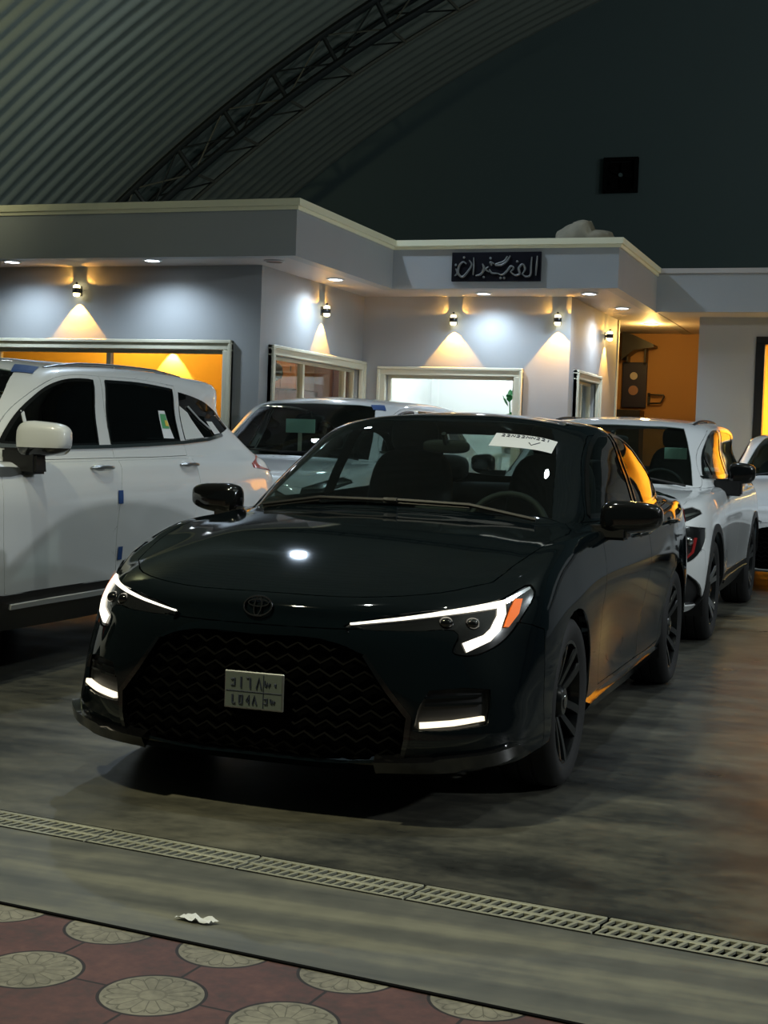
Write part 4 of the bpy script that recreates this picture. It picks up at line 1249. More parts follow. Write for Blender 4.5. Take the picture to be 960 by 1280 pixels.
# fascia as one stepped band with its cream cornice
def band_mesh(bm, path, w_out, z0, z1, back=.14, mi=0):
    P = [Vector((*p, 0)) for p in path]; n = len(P)
    L = []
    for i, p in enumerate(P):
        d0 = (P[i]-P[i-1]).normalized() if i else (P[1]-P[0]).normalized(); d1 = (P[i+1]-P[i]).normalized() if i < n-1 else d0
        n0, n1 = Vector((d0.y, -d0.x, 0)), Vector((d1.y, -d1.x, 0))
        m = (n0+n1); m = m/ max(m.dot(n0), .2)
        L.append((p+m*w_out, p-m*back))
    V = [[bm.verts.new((a.x, a.y, z0)), bm.verts.new((a.x, a.y, z1)), bm.verts.new((b.x, b.y, z1)), bm.verts.new((b.x, b.y, z0))] for a, b in L]
    fs = []
    for a, b in zip(V, V[1:]):
        for k in range(4): fs.append(bm.faces.new((a[k], b[k], b[(k+1)%4], a[(k+1)%4])))
    fs += [bm.faces.new(V[0]), bm.faces.new(V[-1])]
    for f in fs: f.material_index = mi
    bmesh.ops.recalc_face_normals(bm, faces=fs)
path = [(-16, YB), (XB, YB), (XB, YD), (XD, YD), (XD, YG)]
bm = bmesh.new(); band_mesh(bm, path, 0, SZ-.005, TOP); struct('wall_fascia', bm, MATS['wall_paint'])
bm = bmesh.new(); band_mesh(bm, path, .045, TOP, TOP+.065); band_mesh(bm, path, .02, TOP-.035, TOP); struct('trim_3', bm, MATS['cornice_paint'])
# right block: lower band with a pale cap
pr = [(XD-.03, YF), (9, YF)]
bm = bmesh.new(); band_mesh(bm, pr, 0, SZ-.005, TOP, .14); struct('wall_fascia_right', bm, MATS['wall_paint'])
bm = bmesh.new(); band_mesh(bm, pr, .03, TOP, TOP+.06); struct('trim_4', bm, MATS['soffit_paint'])
# soffits and flat roof
bm = bmesh.new()
for x0, x1, y0, y1 in ((-16, XB-.02, YB+.02, YG), (XB-.02, XD-.02, YD+.02, YG)):
    box(bm, x0, x1, y0, y1, SZ, SZ+.04)
struct('ceiling_soffit', bm, MATS['soffit_paint'])
bm = bmesh.new(); box(bm, XD-.02, 9, YF+.02, YG+2, SZ, SZ+.04); struct('ceiling_right', bm, MATS['soffit_paint'])
bm = bmesh.new()
for x0, x1, y0, y1 in ((-16, XB-.1, YB+.1, YG+.4), (XB-.1, XD-.1, YD+.1, YG+.4), (XD-.1, 9, YF+.1, YG+.4)):
    box(bm, x0, x1, y0, y1, TOP-.06, TOP-.02)
struct('ceiling_roof_deck', bm, MATS['gable_paint'])

# rooms behind the glass
def room(name, x0, x1, y0, y1, mats, z1=SZ-.01, walls='nsew'):
    """inner faces of a room; mats: wall, floor, ceiling"""
    for k, pts in dict(n=((x0,y1),(x1,y1)), s=((x0,y0),(x1,y0)), e=((x1,y0),(x1,y1)), w=((x0,y0),(x0,y1))).items():
        if k not in walls: continue
        (a, b), (c, d) = pts; bm = bmesh.new()
        dx, dy = {'n': (0, .06), 's': (0, -.06), 'e': (.06, 0), 'w': (-.06, 0)}[k]
        box(bm, min(a, c, a+dx), max(a, c, a+dx), min(b, d, b+dy), max(b, d, b+dy), 0, z1)
        struct('wall_'+name+'_'+{'n': 'back', 's': 'front', 'e': 'right', 'w': 'left'}[k], bm, MATS[mats])
room('lounge', -15.9, -7.30, YA+WT+.06, 15.6, 'room_amber', walls='nw')
bm = bmesh.new(); prism(bm, [(-6.40, YA+WT+.06), (-6.34, YA+WT+.06), (-7.26, 15.66), (-7.32, 15.66)], 'z', 0, SZ-.01); struct('wall_lounge_right', bm, MATS['room_amber'])
room('office', -8.6, XA-WT-.02, 15.72, 18.6, 'room_brown', walls='nw')
room('showroom', XA+.05, XC-WT-.06, YC+WT+.06, 19.0, 'room_white', walls='new')
bm = bmesh.new(); box(bm, -5.6, -2.2, YG, YG+.06, 0, SZ); box(bm, -2.43, -2.37, YE+WT, YG, 0, SZ); struct('wall_corridor', bm, MATS['room_orange'])
room('yellow', -2.30, 1.6, YE+WT+.02, 21.4, 'room_amber', walls='new')

def window(n, axis, c, s, h, mulls, proud=.045, fw=.10, glass=True):
    """cream stepped surround, sash bars and panes; s: outward direction sign along the axis"""
    a0, a1, z0, z1 = h
    def B(bm, p0, p1, q0, q1, d0, d1, bev=.006):
        lo, hi = sorted((c+s*d0, c+s*d1))
        if axis == 'y': box(bm, p0, p1, lo, hi, q0, q1, bev=bev, seg=1)
        else: box(bm, lo, hi, p0, p1, q0, q1, bev=bev, seg=1)
    bm = bmesh.new()
    for d, (i, o) in ((proud, (0, fw)), (proud+.018, (fw-.035, fw+.0))):
        B(bm, a0-o, a1+o, z1+i, z1+o, -.02, d); B(bm, a0-o, a1+o, z0-o, z0-i, -.02, d)
        B(bm, a0-o, a0-i, z0-i, z1+i, -.02, d); B(bm, a1+i, a1+o, z0-i, z1+i, -.02, d)
    root = struct('window_%d' % n, bm, MATS['frame_cream'])
    bm = bmesh.new()
    fr = .035
    for p0, p1, q0, q1 in ((a0, a1, z1-fr, z1), (a0, a1, z0, z0+fr), (a0, a0+fr, z0+fr, z1-fr), (a1-fr, a1, z0+fr, z1-fr)):
        B(bm, p0, p1, q0, q1, -.11, -.06, .003)
    for m in mulls: B(bm, m-.025, m+.025, z0+fr, z1-fr, -.12, -.05, .003)
    obj('window_frame', bm, MATS['frame_cream'], root)
    if glass:
        bm = bmesh.new(); B(bm, a0+fr, a1-fr, z0+fr, z1-fr, -.088, -.082, 0)
        obj('window_glass', bm, MATS['room_glass'], root)
    return root
window(1, 'y', YA, -1, h1, (-7.79,))
window(2, 'x', XA, 1, h2, (14.72, 15.98))
window(3, 'y', YC, -1, h3, ())
window(4, 'x', XC, 1, h4, (17.37,))
# black framed doorway into the yellow room
bm = bmesh.new()
for x0, x1 in ((-1.72, -1.61), (.45, .56)): box(bm, x0, x1, YE-.02, YE+WT+.02, 0, 2.68, bev=.004)
box(bm, -1.72, .56, YE-.02, YE+WT+.02, 2.66, 2.76, bev=.004)
struct('door_1', bm, MATS['frame_black'])

# ------------------------------------------------------------------ things in the rooms
def cupboard(name, label, x0, x1, y0, y1, z0, z1, mat, doors, cat, group=None):
    r = thing(name, label, cat, ((x0+x1)/2, y0, z0), group=group)
    cx, w, dpt, hh = (x0+x1)/2, x1-x0, y1-y0, z1-z0
    bm = bmesh.new(); box(bm, -w/2, w/2, .02, dpt, 0, hh, bev=.006); obj('carcass', bm, MATS[mat], r)
    for k in range(doors):
        a = -w/2+w*k/doors
        bm = bmesh.new(); box(bm, a+.006, a+w/doors-.006, 0, .02, .01, hh-.01, bev=.004); d = obj('cabinet_door', bm, MATS[mat], r)
        bm = bmesh.new(); tube(bm, [(a+w/doors-.05, -.02, hh*.45), (a+w/doors-.05, -.02, hh*.60)], .008, 6); obj('handle', bm, MATS['lamp_steel'], d)
    return r
cupboard('wall_cupboard', 'orange wood cupboard high inside the alcove window, left of its bar', -7.95, -7.55, 17.9, 18.59, 1.95, 2.45, 'wood_warm', 2, 'cabinet')
cupboard('tall_cabinet', 'mauve panelled cabinet inside the alcove window, left of its bar', -8.2, -7.45, 18.0, 18.59, 0, 1.93, 'mauve_panel', 2, 'cabinet')
cupboard('bookcase', 'dark brown cabinet inside the alcove window, right of its bar', -7.30, -6.86, 18.1, 18.59, 0, 2.5, 'cabinet_dark', 2, 'cabinet')
cupboard('wardrobe', 'narrow orange brown wardrobe at the right end inside the alcove window', -6.84, -6.45, 18.0, 18.59, 0, 2.5, 'wood_warm', 1, 'cabinet')
r = thing('wall_clock', 'small pale wall box beside the orange cupboard inside the alcove window', 'clock', (-8.12, 17.94, 2.15))
bm = bmesh.new(); box(bm, -.09, .09, -.03, .06, -.10, .10, bev=.01); obj('clock_case', bm, MATS['room_white'], r)
bm = bmesh.new(); lathe(bm, [(.07, -.034), (.07, -.03)], 'y', 24); obj('clock_face', bm, MATS['paper'], r)
r = thing('hanging_lamp', 'dark round lamp hanging behind the alcove window bar', 'lamp', (-6.55, 15.0, 2.02))
bm = bmesh.new(); lathe(bm, [(.03, .10), (.07, .05), (.08, -.02), (.06, -.07)], 'z', 20); obj('lamp_shade', bm, MATS['lamp_steel'], r, 50)
bm = bmesh.new(); squircle(bm, (0, 0, -.06), (.03, .03, .04), 2); obj('bulb', bm, MATS['paper'], r, 60)
bm = bmesh.new(); tube(bm, [(0, 0, .10), (0, 0, .97)], .006, 6); obj('cord', bm, MATS['lamp_steel'], r)

# plant on the white room's sill
r = thing('potted_plant', 'green leafy plant at the right end of the white window', 'plant', (-4.33, 16.80, 1.20))
bm = bmesh.new(); lathe(bm, [(.055, 0), (.075, .02), (.085, .15), (.07, .15), (.06, .04)], 'z', 18); obj('pot', bm, MATS['pot'], r, 50)
bm = bmesh.new(); rr = random.Random(5)
for k in range(26):
    a = rr.uniform(0, 2*PI); zz = rr.uniform(.18, .68); L = rr.uniform(.10, .17); tl = rr.uniform(-.2, .9)
    c0 = Vector((math.cos(a)*.02, math.sin(a)*.02, zz)); d = Vector((math.cos(a)*.5, math.sin(a)*.5, tl)).normalized(); sd = d.cross(Vector((0, 0, 1))).normalized()
    P = [c0, c0+d*L*.35+sd*.030, c0+d*L*.7+sd*.024, c0+d*L, c0+d*L*.7-sd*.024, c0+d*L*.35-sd*.030]
    bm.faces.new([bm.verts.new(p) for p in P])
obj('foliage', bm, MATS['leaf'], r)
bm = bmesh.new(); tube(bm, [(0, 0, .1), (.01, 0, .4), (-.005, .005, .66)], [.012, .009, .005], 6); obj('stem', bm, MATS['leaf'], r)
# stand that carries the plant
r = thing('plant_stand', 'pale stand under the green plant behind the white window', 'stand', (-4.33, 16.80, 0))
bm = bmesh.new(); box(bm, -.14, .14, -.12, .12, 1.16, 1.20, bev=.006); obj('stand_top', bm, MATS['room_white'], r)
for a, b in ((-.11, -.09), (.11, -.09), (-.11, .09), (.11, .09)):
    bm = bmesh.new(); box(bm, a-.015, a+.015, b-.015, b+.015, 0, 1.16); obj('leg', bm, MATS['room_white'], r)
# door seen through the small window
cupboard('office_door', 'pale grey panelled cupboard seen through the small narrow window', -4.75, -3.95, 18.5, 18.97, 0, 2.05, 'soffit_paint', 2, 'cabinet')

# corridor: navy board, dark canopy shelf, rail bracket
r = thing('notice_board', 'navy blue board with two pale round marks in the orange corridor', 'board', (-3.66, YG, 2.25))
bm = bmesh.new(); box(bm, -.19, .17, -.05, -.002, -.33, .33, bev=.008); obj('board_panel', bm, MATS['board_navy'], r)
for dz, rd, mt in ((.13, .055, 'soffit_paint'), (-.08, .07, 'mauve_panel')):
    bm = bmesh.new(); lathe(bm, [(rd, -.056), (rd, -.05)], 'y', 24, org=(-.02, 0, dz)); d = obj('round_mark', bm, MATS[mt], r)
r = thing('wall_shelf', 'dark sloping shelf above the navy board in the orange corridor', 'shelf', (-3.62, YG, 2.80))
bm = bmesh.new(); prism(bm, [(-.20, -.20), (-.20, .20), (-.05, .16), (.26, .02), (.26, -.02), (-.02, -.06)], 'y', -.35, -.002); obj('shelf_panel', bm, MATS['frame_black'], r)
for x in (-.14, .12):
    bm = bmesh.new(); box(bm, x-.012, x+.012, -.22, -.002, -.23, -.03); obj('shelf_bracket', bm, MATS['frame_black'], r)
r = thing('base_cabinet', 'black low cabinet under the navy board in the orange corridor', 'cabinet', (-3.66, YG, 0))
bm = bmesh.new(); box(bm, -.24, .15, -.40, -.01, 0, 1.88, bev=.01); obj('carcass', bm, MATS['frame_black'], r)
bm = bmesh.new(); tube(bm, [(.10, -.43, 1.2), (.10, -.43, 1.4)], .01, 6); obj('handle', bm, MATS['lamp_steel'], r)
r = thing('rail_bracket', 'black looped metal rail fixed beside the navy board', 'rail', (-3.335, YG, 2.06))
bm = bmesh.new(); tube(bm, [(-.12, -.01, .05), (-.12, -.06, .05), (.10, -.06, .05), (.11, -.06, .03), (.06, -.06, -.07), (-.12, -.06, -.08), (-.12, -.01, -.08)], .012, 8); obj('rail', bm, MATS['frame_black'], r, 50)
bm = bmesh.new(); box(bm, -.14, -.10, -.014, -.002, -.10, .08, bev=.003); obj('mounting_plate', bm, MATS['frame_black'], r)

# ------------------------------------------------------------------ wall sconces and downlights
def make_sconce():
    r = thing('wall_sconce', 'x', 'lamp')
    bm = bmesh.new(); box(bm, -.030, .030, -.012, 0, -.05, .05, bev=.004); obj('back_plate', bm, MATS['lamp_steel'], r)
    bm = bmesh.new(); lathe(bm, [(.040, -.026), (.044, -.020), (.044, .020), (.040, .026)], 'z', 24, org=(0, -.062, 0)); box(bm, -.014, .014, -.03, -.008, -.014, .014); obj('body', bm, MATS['lamp_steel'], r, 50)
    for s in (1, -1):
        bm = bmesh.new(); lathe(bm, [(.036, s*.026), (.034, s*.050), (.022, s*.060), (.004, s*.062)], 'z', 20, org=(0, -.062, 0))
        bmesh.ops.recalc_face_normals(bm, faces=bm.faces)
        obj('lens', bm, MATS['sconce_lens'], r, 60)
    bm = bmesh.new(); lathe(bm, [(.013, .064), (.013, .085), (.004, .092)], 'z', 14, org=(0, -.062, 0)); obj('finial', bm, MATS['lamp_steel'], r, 50)
    return r
SCON = [((-8.12, YA, 2.745), 0, 'left window wall, above the wide amber window'), ((XA, 15.05, 2.70), PI/2, 'alcove wall, above the window of brown cabinets'),
        ((-4.92, YC, 2.725), 0, 'back wall, above the middle of the white window'), ((-3.69, YC, 2.73), 0, 'back wall, right of the white window by the corner'),
        ((XC, 18.45, 2.72), PI/2, 'side wall, above the small narrow window by the corridor')]
s0 = None
WARM = (1., .47, .075)
for k, (loc, rz, where) in enumerate(SCON):
    o = make_sconce() if k == 0 else copy_tree(first_sconce)
    if k == 0: first_sconce = o
    o.location = loc; o.rotation_euler = (0, 0, rz)
    o['label'] = 'black wall lamp on the '+where; o['group'] = 'lit wall sconces'
    dx, dy = (0, -.062) if rz == 0 else (.062, 0)
    lx, ly, lz = loc[0]+dx, loc[1]+dy, loc[2]
    lamp('SPOT', 'sconce_beam_down', (lx, ly, lz-.066), 80., WARM, .006, (lx, ly, 0), 80, .12)
    for sg in (-1, 1):
        tx, ty = (sg, 0) if rz == 0 else (0, sg)
        lamp('SPOT', 'sconce_beam_up', (lx+tx*.03, ly+ty*.03, lz+.05), 16., WARM, .008, (lx+tx*.8, ly+ty*.8, lz+.66), 84, .35)
DOWN = [((-8.63, 12.95), 'far left end of the front soffit'), ((-7.02, 12.95), 'front soffit, nearest above the amber window\'s right part'), ((-5.72, 14.60), 'alcove soffit, above the window of brown cabinets'),
        ((-4.48, 16.02), 'back soffit, below the black lettered sign'), ((-3.28, 16.05), 'back soffit, at the right-hand corner'), ((-3.20, 17.66), 'side soffit, beyond the right-hand corner')]
def make_down(warm=False):
    r = thing('downlight', 'x', 'lamp')
    bm = bmesh.new(); lathe(bm, [(.078, .0), (.095, -.002), (.095, -.010), (.074, -.014), (.070, -.004)], 'z', 32, close=True); bmesh.ops.recalc_face_normals(bm, faces=bm.faces); obj('trim_ring', bm, MATS['room_white'], r, 50)
    bm = bmesh.new(); lathe(bm, [(.070, -.004), (.055, -.012), (.002, -.015)], 'z', 28); bmesh.ops.recalc_face_normals(bm, faces=bm.faces); obj('lens', bm, MATS['warm_lens' if warm else 'downlight_lens'], r, 50)
    return r
d0 = make_down()
COOL = (.70, .85, 1.)
for k, ((x, y), where) in enumerate(DOWN):
    o = d0 if k == 0 else copy_tree(d0)
    o.location = (x, y, SZ); o['label'] = 'lit round white downlight in the '+where; o['group'] = 'lit downlights under the eaves'
    lamp('SPOT', 'downlight_beam', (x, y, SZ-.03), 62., COOL, .05, (x, y, 0), 156, .85)
o = make_down(True); o.location = (-3.20, 19.85, SZ); o['label'] = 'glowing amber ceiling light at the mouth of the orange corridor'
lamp('POINT', 'corridor_glow', (-3.20, 19.85, SZ-.14), 30., (1., .60, .17), .07)
# an unlit one near the outer corner
o = thing('downlight', 'unlit recessed ring in the soffit by the outer left corner', 'lamp', (-5.78, 13.10, SZ))
bm = bmesh.new(); lathe(bm, [(.085, .0), (.10, -.002), (.10, -.010), (.08, -.014)], 'z', 32, close=True); bmesh.ops.recalc_face_normals(bm, faces=bm.faces); obj('trim_ring', bm, MATS['soffit_paint'], o, 50)
bm = bmesh.new(); lathe(bm, [(.080, -.006), (.002, -.008)], 'z', 24); obj('lens', bm, MATS['mauve_panel'], o)

# ------------------------------------------------------------------ black sign with raised script
r = thing('fascia_sign', 'black rectangular sign with raised grey flowing script on the fascia', 'sign', (-4.205, YD, 3.228))
bm = bmesh.new(); box(bm, -.50, .50, -.035, -.002, -.158, .158, bev=.004); obj('sign_panel', bm, MATS['sign_black'], r)
bm = bmesh.new()
def stroke(pts, w):
    q = smooth_poly([(*p,) for p in pts]+[], 5)
    P = [Vector((x, -.044, z)) for x, z in catmull(pts, 6)]
    n = len(P); rs = [w*(.55+.45*math.sin(PI*min(1, (i+.6)/n))) for i in range(n)]
    tube(bm, P, rs, 6)
def catmull(pts, n):
    P = [np.array(p) for p in pts]; P = [2*P[0]-P[1]]+P+[2*P[-1]-P[-2]]; out = []
    for i in range(1, len(P)-2):
        for s in range(n):
            t = s/n
            out.append(tuple(.5*((2*P[i])+(-P[i-1]+P[i+1])*t+(2*P[i-1]-5*P[i]+4*P[i+1]-P[i+2])*t*t+(-P[i-1]+3*P[i]-3*P[i+1]+P[i+2])*t**3)))
    out.append(tuple(P[-2])); return out
ST = [([(.46,.11),(.455,.0),(.45,-.10)], .011), ([(.40,.10),(.395,0),(.39,-.095),(.34,-.11),(.30,-.085)], .012), ([(.30,-.085),(.33,-.03),(.30,.02),(.26,-.02),(.27,-.08),(.22,-.095),(.17,-.06)], .014),
      ([(.17,-.06),(.20,-.02),(.17,.0),(.13,-.05),(.08,-.09),(.02,-.075)], .014), ([(.16,.115),(.12,.05),(.06,.015),(.0,.02),(.09,.055),(.13,.11)], .014), ([(.02,-.075),(-.04,-.07),(-.07,-.03)], .012),
      ([(-.02,.03),(-.06,.045),(-.045,.01)], .013), ([(-.07,-.06),(-.11,-.03),(-.08,.0)], .011), ([(-.15,.03),(-.13,-.02),(-.16,-.08),(-.22,-.10)], .015), ([(-.25,.10),(-.245,.0),(-.25,-.09)], .010),
      ([(-.30,.07),(-.27,.02),(-.31,-.05),(-.37,-.11),(-.42,-.07),(-.41,.01),(-.37,.05),(-.33,.03)], .014), ([(-.45,-.02),(-.43,-.07),(-.46,-.10)], .011)]
for p, w in ST: stroke(p, w)
for x, z in ((.06,-.125), (.10,-.125), (.24,.05), (-.06,.09), (-.36,.10), (-.13,-.115), (-.45,.02)):
    squircle(bm, (x, -.044, z), (.014, .008, .014), 2, 8, 6)
obj('sign_script', bm, MATS['sign_letter'], r, 60)

# bundle lying on the roof edge
r = thing('cloth_bundle', 'pale lumpy cloth bundle lying on the roof behind the corner cornice', 'bundle', (-3.42, 16.5, TOP-.015))
bm = bmesh.new(); squircle(bm, (0, 0, .20), (.34, .30, .21), 2.2, 40, 20)
rr = random.Random(9)
from mathutils import noise as mn
for v in bm.verts:
    k = mn.noise(v.co*4.)*.07+mn.noise(v.co*11.)*.025
    v.co += v.co.normalized()*k
    v.co.z = max(v.co.z*(1-.25*(v.co.x > .05)), 0)
obj('sack', bm, MATS['sack_cloth'], r, 180)
bm = bmesh.new(); squircle(bm, (-.34, .06, .07), (.22, .2, .07), 2.2, 28, 14)
for v in bm.verts: v.co += v.co.normalized()*mn.noise(v.co*6.)*.05
obj('fold', bm, MATS['sack_cloth'], r, 180)

# ================================================================== HALL: vault, gable, truss
VX, VZ, VR = 3.0, -11.0, 20.43
TH0 = math.asin(-VZ/VR)
bm = bmesh.new()
ys = []
per = .26; y = -3.0
prof = [(per*k/8, .015-.015*math.cos(2*PI*k/8)) for k in range(8)]
while y < 22.2:
    for dy, dr in prof: ys.append((y+dy, dr))
    y += per
th = np.linspace(TH0, PI-TH0, 84)
rows = []
for yy, dr in ys:
    rows.append([bm.verts.new((VX+(VR+dr)*math.cos(a), yy, VZ+(VR+dr)*math.sin(a))) for a in th])
for a, b in zip(rows, rows[1:]):
    for k in range(len(th)-1): bm.faces.new((a[k], a[k+1], b[k+1], b[k]))
struct('ceiling_vault', bm, MATS['vault_steel'], 60)
bm = bmesh.new()
bm.faces.new([bm.verts.new((VX+(VR+.06)*math.cos(a), 22.1, VZ+(VR+.06)*math.sin(a))) for a in np.linspace(TH0, PI-TH0, 84)][::-1])
struct('wall_gable', bm, MATS['gable_paint'])
# louvred vent
r = thing('exhaust_fan', 'square black extractor fan high on the dark gable wall', 'fan', (-4.105, 22.1, 5.41))
bm = bmesh.new(); wall_with_hole(bm, 'y', -.10, -.002, -.26, .26, -.26, .26, [(-.21, .21, -.21, .21)]); obj('fan_frame', bm, MATS['pit_black'], r)
bm = bmesh.new(); box(bm, -.205, .205, -.012, -.004, -.205, .205); obj('back_panel', bm, MATS['pit_black'], r)
bm = bmesh.new(); lathe(bm, [(.03, -.085), (.03, -.03)], 'y', 18); obj('fan_hub', bm, MATS['gable_paint'], r)
for k in range(5):
    a = 2*PI*k/5
    bm = bmesh.new(); prism(bm, [(.05, -.025), (.19, -.06), (.195, .05), (.05, .025)], 'y', -.06, -.052)
    bmesh.ops.rotate(bm, verts=bm.verts, cent=(0, 0, 0), matrix=Matrix.Rotation(a, 3, 'Y'))
    obj('fan_blade', bm, MATS['pit_black'], r)
# box truss bowed under the vault
r = thing('roof_truss', 'dark bowed lattice truss spanning under the corrugated vault', 'truss', (VX, 18.0, 0))
R0, R1 = VR-.04, VR-.47
A0, A1 = TH0+.02, PI-TH0-.02
def arc(rad, y, n=120): return [(rad*math.cos(a), y, VZ+rad*math.sin(a)) for a in np.linspace(A0, A1, n)]
for rad, yy, rr_, mt in ((R0, 0, .050, 'truss_steel'), (R1, 0, .052, 'truss_steel'), (R1, .62, .028, 'truss_bright'), (R0, .62, .030, 'truss_steel')):
    bm = bmesh.new(); tube(bm, arc(rad, yy), rr_, 6); obj('chord', bm, MATS[mt], r, 60)
nb = 48
for k in range(nb):
    a, b = A0+(A1-A0)*k/nb, A0+(A1-A0)*(k+1)/nb
    p = lambda rad, y, t: (rad*math.cos(t), y, VZ+rad*math.sin(t))
    bm = bmesh.new()
    tube(bm, [p(R0, 0, a), p(R1, 0, a)], .032, 6)
    tube(bm, [p(R0, 0, b) if k % 2 else p(R0, 0, a), p(R1, 0, a) if k % 2 else p(R1, 0, b)], .013, 5)
    tube(bm, [p(R0, 0, a) if k % 2 else p(R0, 0, b), p(R1, 0, b) if k % 2 else p(R1, 0, a)], .011, 5, mi=1)
    tube(bm, [p(R1, 0, a), p(R1, .62, a)], .024, 5, mi=1)
    tube(bm, [p(R1, .62, a), p(R0, .62, b)], .012, 5)
    obj('truss_web', bm, [MATS['truss_steel'], MATS['truss_bright']], r)

# ================================================================== CARS
def car_extra(bm, name, mat, par, label=None):
    o = obj(name, bm, MATS[mat], par)
    if label: o['label'] = label
    return o

sedan, sh = make_sedan('sedan', 'dark blue-black sedan with lit hooked headlights, nearest the drain', (-1.985, 5.39, 0), 'dark_paint')
# paper notice behind the top of the windscreen, with a line of handwriting
def ws_frame(y, t):
    """a point on the windscreen: y across, t from the base (0) to the top (1)"""
    lo, _ = sh.hit('top', -.36-.18*(abs(y)/.6)**2, abs(y)); hi, _ = sh.hit('top', -1.16-.04*(abs(y)/.5)**2, abs(y))
    x = lo.x+(hi.x-lo.x)*t
    p, n = sh.hit('top', x, abs(y))
    s = 1 if y >= 0 else -1
    return Vector((p.x, p.y*s, p.z)), Vector((n.x, n.y*s, n.z))
def sheet(bm, y0, y1, t0, t1, off, nx=8, ny=3):
    V = []
    for j in range(ny+1):
        row = []
        for i in range(nx+1):
            p, n = ws_frame(y0+(y1-y0)*i/nx, t0+(t1-t0)*j/ny); p = p+n*off
            row.append(bm.verts.new(p))
        V.append(row)
    for j in range(ny):
        for i in range(nx): bm.faces.new((V[j][i], V[j][i+1], V[j+1][i+1], V[j+1][i]))
bm = bmesh.new(); sheet(bm, .268, .540, .680, .850, .005); car_extra(bm, 'paper_notice', 'paper', sedan, 'white paper notice with a line of blue-black handwriting')
note = sedan.children[-1]
bm = bmesh.new()
rr = random.Random(4)
def ink(pts, off, w):
    P = []
    for y, t in pts:
        p, n = ws_frame(y, t); P.append(p+n*(off+.010))
    tube(bm, P, w, 5)
y = .298
for k, kind in enumerate('2on2aSE3a1'):
    w = .015
    t0 = .822
    if kind in '2o3a': ink([(y, t0+.012), (y+w*.6, t0+.016), (y+w*.9, t0+.006), (y+.1*w, t0-.012), (y+w, t0-.013)], -.004, .0022)
    elif kind in 'nSE': ink([(y, t0-.012), (y+.1*w, t0+.013), (y+w, t0-.010), (y+w, t0+.013)], -.004, .0022)
    else: ink([(y+.5*w, t0-.013), (y+.5*w, t0+.014)], -.004, .0022)
    y += .022
ink([(.43, .757), (.445, .727), (.46, .752), (.475, .777)], -.004, .0022)
o = obj('handwriting', bm, MATS['ink'], note)
# number plate: pale face, frame, two rows of marks
pl = bpy.data.objects.new('license_plate', None); COL.objects.link(pl); pl.parent = sedan; pl.location = (.968, .008, .428)
pl['label'] = 'small pale number plate with two rows of dark characters'
bm = bmesh.new(); box(bm, -.008, 0, -.108, .108, -.063, .063, bev=.003, seg=1); obj('plate_backing', bm, MATS['silver'], pl)
bm = bmesh.new(); box(bm, 0, .002, -.102, .102, -.057, .057); obj('plate_face', bm, MATS['plate_face'], pl)
bm = bmesh.new()
def glyph(y, z, h, k):
    P = {'8': [(-.4,-.5),(0,.5),(.4,-.5)], '7': [(-.4,.5),(0,-.5),(.4,.5)], '1': [(0,.5),(0,-.5)], '0': [(-.1,.05),(.1,.05),(.1,-.1),(-.1,-.1)], '6': [(-.35,.45),(.25,.45),(.3,-.5)], 'q': [(.3,-.5),(.3,.4),(-.2,.45),(-.2,.1),(.3,.1)],
         'L': [(-.3,.5),(-.3,-.5),(.3,-.5)], '4': [(.25,-.5),(.25,.5),(-.3,-.1),(.35,-.1)], 's': [(.45,.1),(.2,-.2),(.0,.1),(-.2,-.2),(-.4,-.1),(-.45,.3)], 'd': [(-.3,.2),(.3,.3),(.3,-.3),(-.3,-.3)], 'o': [(-.3,.5),(.3,.5),(.3,-.5),(-.3,-.5),(-.3,.5)]}[k]
    tube(bm, [(.0035, y+a*h*.62, z+b*h) for a, b in P], .0034, 5)
for y, k in zip((-.075, -.045, -.018, .02, .05, .078), 'd168s0'): glyph(y, .027, .036, k)
for y, k in zip((-.070, -.045, -.020, .005, .045, .070), 'Lo48ds'): glyph(y, -.030, .028, k)
tube(bm, [(.003, -.10, -.003), (.003, .10, -.003)], .0016, 4); tube(bm, [(.003, .036, .055), (.003, .036, -.055)], .0016, 4)
obj('plate_characters', bm, MATS['ink'], pl)

# big white SUV on the left
suv, shs = make_suv('suv', 'large white SUV beside the left edge, seen from its side, blue tape on its doors', (-5.06, 5.71, 0), 'white_paint')
def tape(par, quad, shell=shs, view='side', mat='tape_blue', nm='masking_tape', label='strip of blue tape'):
    bm = bmesh.new(); patch(bm, shell, view, quad, .005, 4, 3); car_extra(bm, nm, mat, par, label)
tape(suv, ((-1.625,.875),(-1.57,.875),(-1.57,.95),(-1.625,.95)))
tape(suv, ((-1.655,.555),(-1.605,.555),(-1.605,.63),(-1.655,.63)))
tape(suv, ((-1.24,.46),(-1.12,.515),(-1.20,.60),(-1.33,.56)), view='top')
bm = bmesh.new(); patch(bm, shs, 'side', ((-2.50,1.25),(-2.36,1.25),(-2.385,1.42),(-2.47,1.42)), .004, 3, 4)
st = car_extra(bm, 'window_sticker', 'paper', suv, 'pale printed sticker inside the rear door window')
bm = bmesh.new(); patch(bm, shs, 'side', ((-2.48,1.31),(-2.38,1.31),(-2.395,1.40),(-2.465,1.40)), .006, 2, 2); obj('printed_block', bm, MATS['sticker_green'], st)
bm = bmesh.new(); patch(bm, shs, 'side', ((-2.475,1.325),(-2.43,1.325),(-2.435,1.36),(-2.47,1.36)), .008, 2, 2); obj('printed_block', bm, MATS['sticker_yellow'], st)
bm = bmesh.new()
patch(bm, shs, 'side', ((-2.655,1.245),(-2.95,1.262),(-2.80,1.42),(-2.69,1.46)), .006, 5, 4)
patch(bm, shs, 'side', ((-3.14,1.285),(-3.25,1.295),(-3.18,1.37),(-3.08,1.37)), .006, 3, 3)
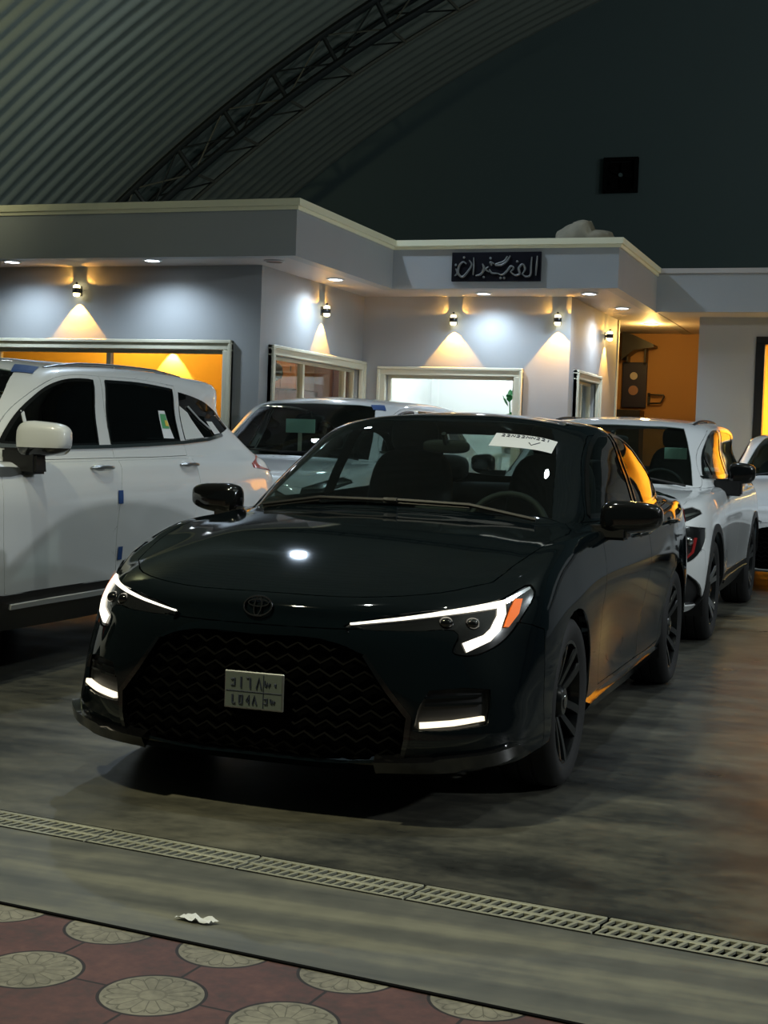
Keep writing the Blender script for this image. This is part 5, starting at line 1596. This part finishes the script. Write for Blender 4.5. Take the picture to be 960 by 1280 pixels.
car_extra(bm, 'protective_film', 'film_white', suv, 'white protective film peeling off the quarter window')
bm = bmesh.new(); tube(bm, [shs.hit('side', a, b)[0]+Vector((0, .008, 0)) for a, b in ((-2.82,1.46),(-2.97,1.38),(-3.10,1.32))], .006, 5); car_extra(bm, 'film_strip', 'film_white', suv)

# second white SUV behind it: its own copy, then its own stickers
suv2 = copy_tree(suv)
for ch in list(suv2.children):
    if ch.name.split('.')[0] in ('masking_tape', 'window_sticker', 'protective_film', 'film_strip', 'roof_rail'):
        for g in list(ch.children): bpy.data.objects.remove(g)
        bpy.data.objects.remove(ch)
suv2.location = (-5.0, 11.3, 0); suv2.scale = (1, 1.06, 1)
suv2['label'] = 'white SUV in the alcove behind the left one, only its dark windscreen and roof showing'
tape(suv2, ((-1.16,.47),(-1.08,.52),(-1.16,.61),(-1.26,.56)), view='top')
# card hanging behind its windscreen
def hang_card(par, loc, w, h, lab, tail=True):
    c = bpy.data.objects.new('hanging_card', None); COL.objects.link(c); c.parent = par; c.location = loc; c['label'] = lab
    bm = bmesh.new(); box(bm, -.003, .003, -w/2, w/2, -h/2, h/2, bev=.002, seg=1); obj('card', bm, MATS['tag_card'], c)
    if tail:
        bm = bmesh.new(); box(bm, -.002, .002, -.02, .015, -h/2-.18, -h/2); obj('ribbon', bm, MATS['frame_cream'], c)
hang_card(suv2, (-.98, -.10, 1.40), .27, .125, 'pale green card behind the windscreen')

# white crossover behind the sedan, and the white car beyond it
cross, shc = make_suv('crossover', 'white crossover parked right behind the dark sedan, one dark headlight showing', (-2.05, 10.18, 0), 'white_paint', cross=True)
hang_card(cross, (-1.02, .47, 1.265), .17, .085, 'pale blue card behind the windscreen', False)
far, shf = make_sedan('sedan', 'white car cut off by the right edge, beyond the white crossover', (-.86, 14.98, 0), 'white_paint', lit=False, sz=1.08)

# ================================================================== LIGHT
lamp('POINT', 'lounge_light', (-8.5, 14.9, 2.9), 85., (1., .63, .14), .10)
lamp('SPOT', 'lounge_wall_lamp', (-8.15, 15.52, 2.35), 70., (1., .74, .36), .01, (-8.15, 15.50, 0), 76, .2)
lamp('POINT', 'office_light', (-6.9, 16.9, 2.8), 26., (1., .82, .66), .10)
lamp('POINT', 'showroom_light', (-4.9, 17.6, 2.85), 95., (.93, .98, 1.), .15)
lamp('AREA', 'yellow_room_light', (-.5, 19.8, 2.95), 230., (1., .70, .20), aim=(-.5, 19.8, 0), size=(.9, .9))
# flood lamps slung under the vault
FLOOD = [((-6.6, 14.0, 7.0), 420., (.66, .82, 1.), 142), ((-.6, 11.8, 8.4), 420., (.78, .91, 1.), 84), ((4.6, 9.5, 8.4), 380., (.84, .93, 1.), 124), ((-2.2, 5.4, 8.7), 380., (.92, 1., .90), 84), ((3.2, 4.0, 8.3), 140., (.96, 1., .86), 112)]
for p, w, c, a in FLOOD:
    lamp('SPOT', 'flood_lamp', p, w, c, .11, (p[0], p[1], 0), a, .45)
# the lane outside: a street lamp's warm spill
lamp('SPOT', 'lane_lamp', (-3.6, 1.2, 6.6), 860., (1., .95, .62), .2, (-3.2, 2.0, 0), 96, .5)
lamp('SPOT', 'vault_fill', (-8.3, 9.2, 4.9), 340., (1., .97, .60), .15, (-10.2, 11.4, 5.4), 118, 1.)  # added uplight out of view, brightens the vault's left side
lamp('POINT', 'hall_fill', (7.5, 12.5, 6.5), 330., (.84, .95, 1.), .15)  # added fill light for the gable, no fixture behind it
lamp('POINT', 'hall_fill', (7.5, 6.0, 4.6), 640., (.92, .98, 1.), .15)  # added low fill light for the white SUV's side, no fixture
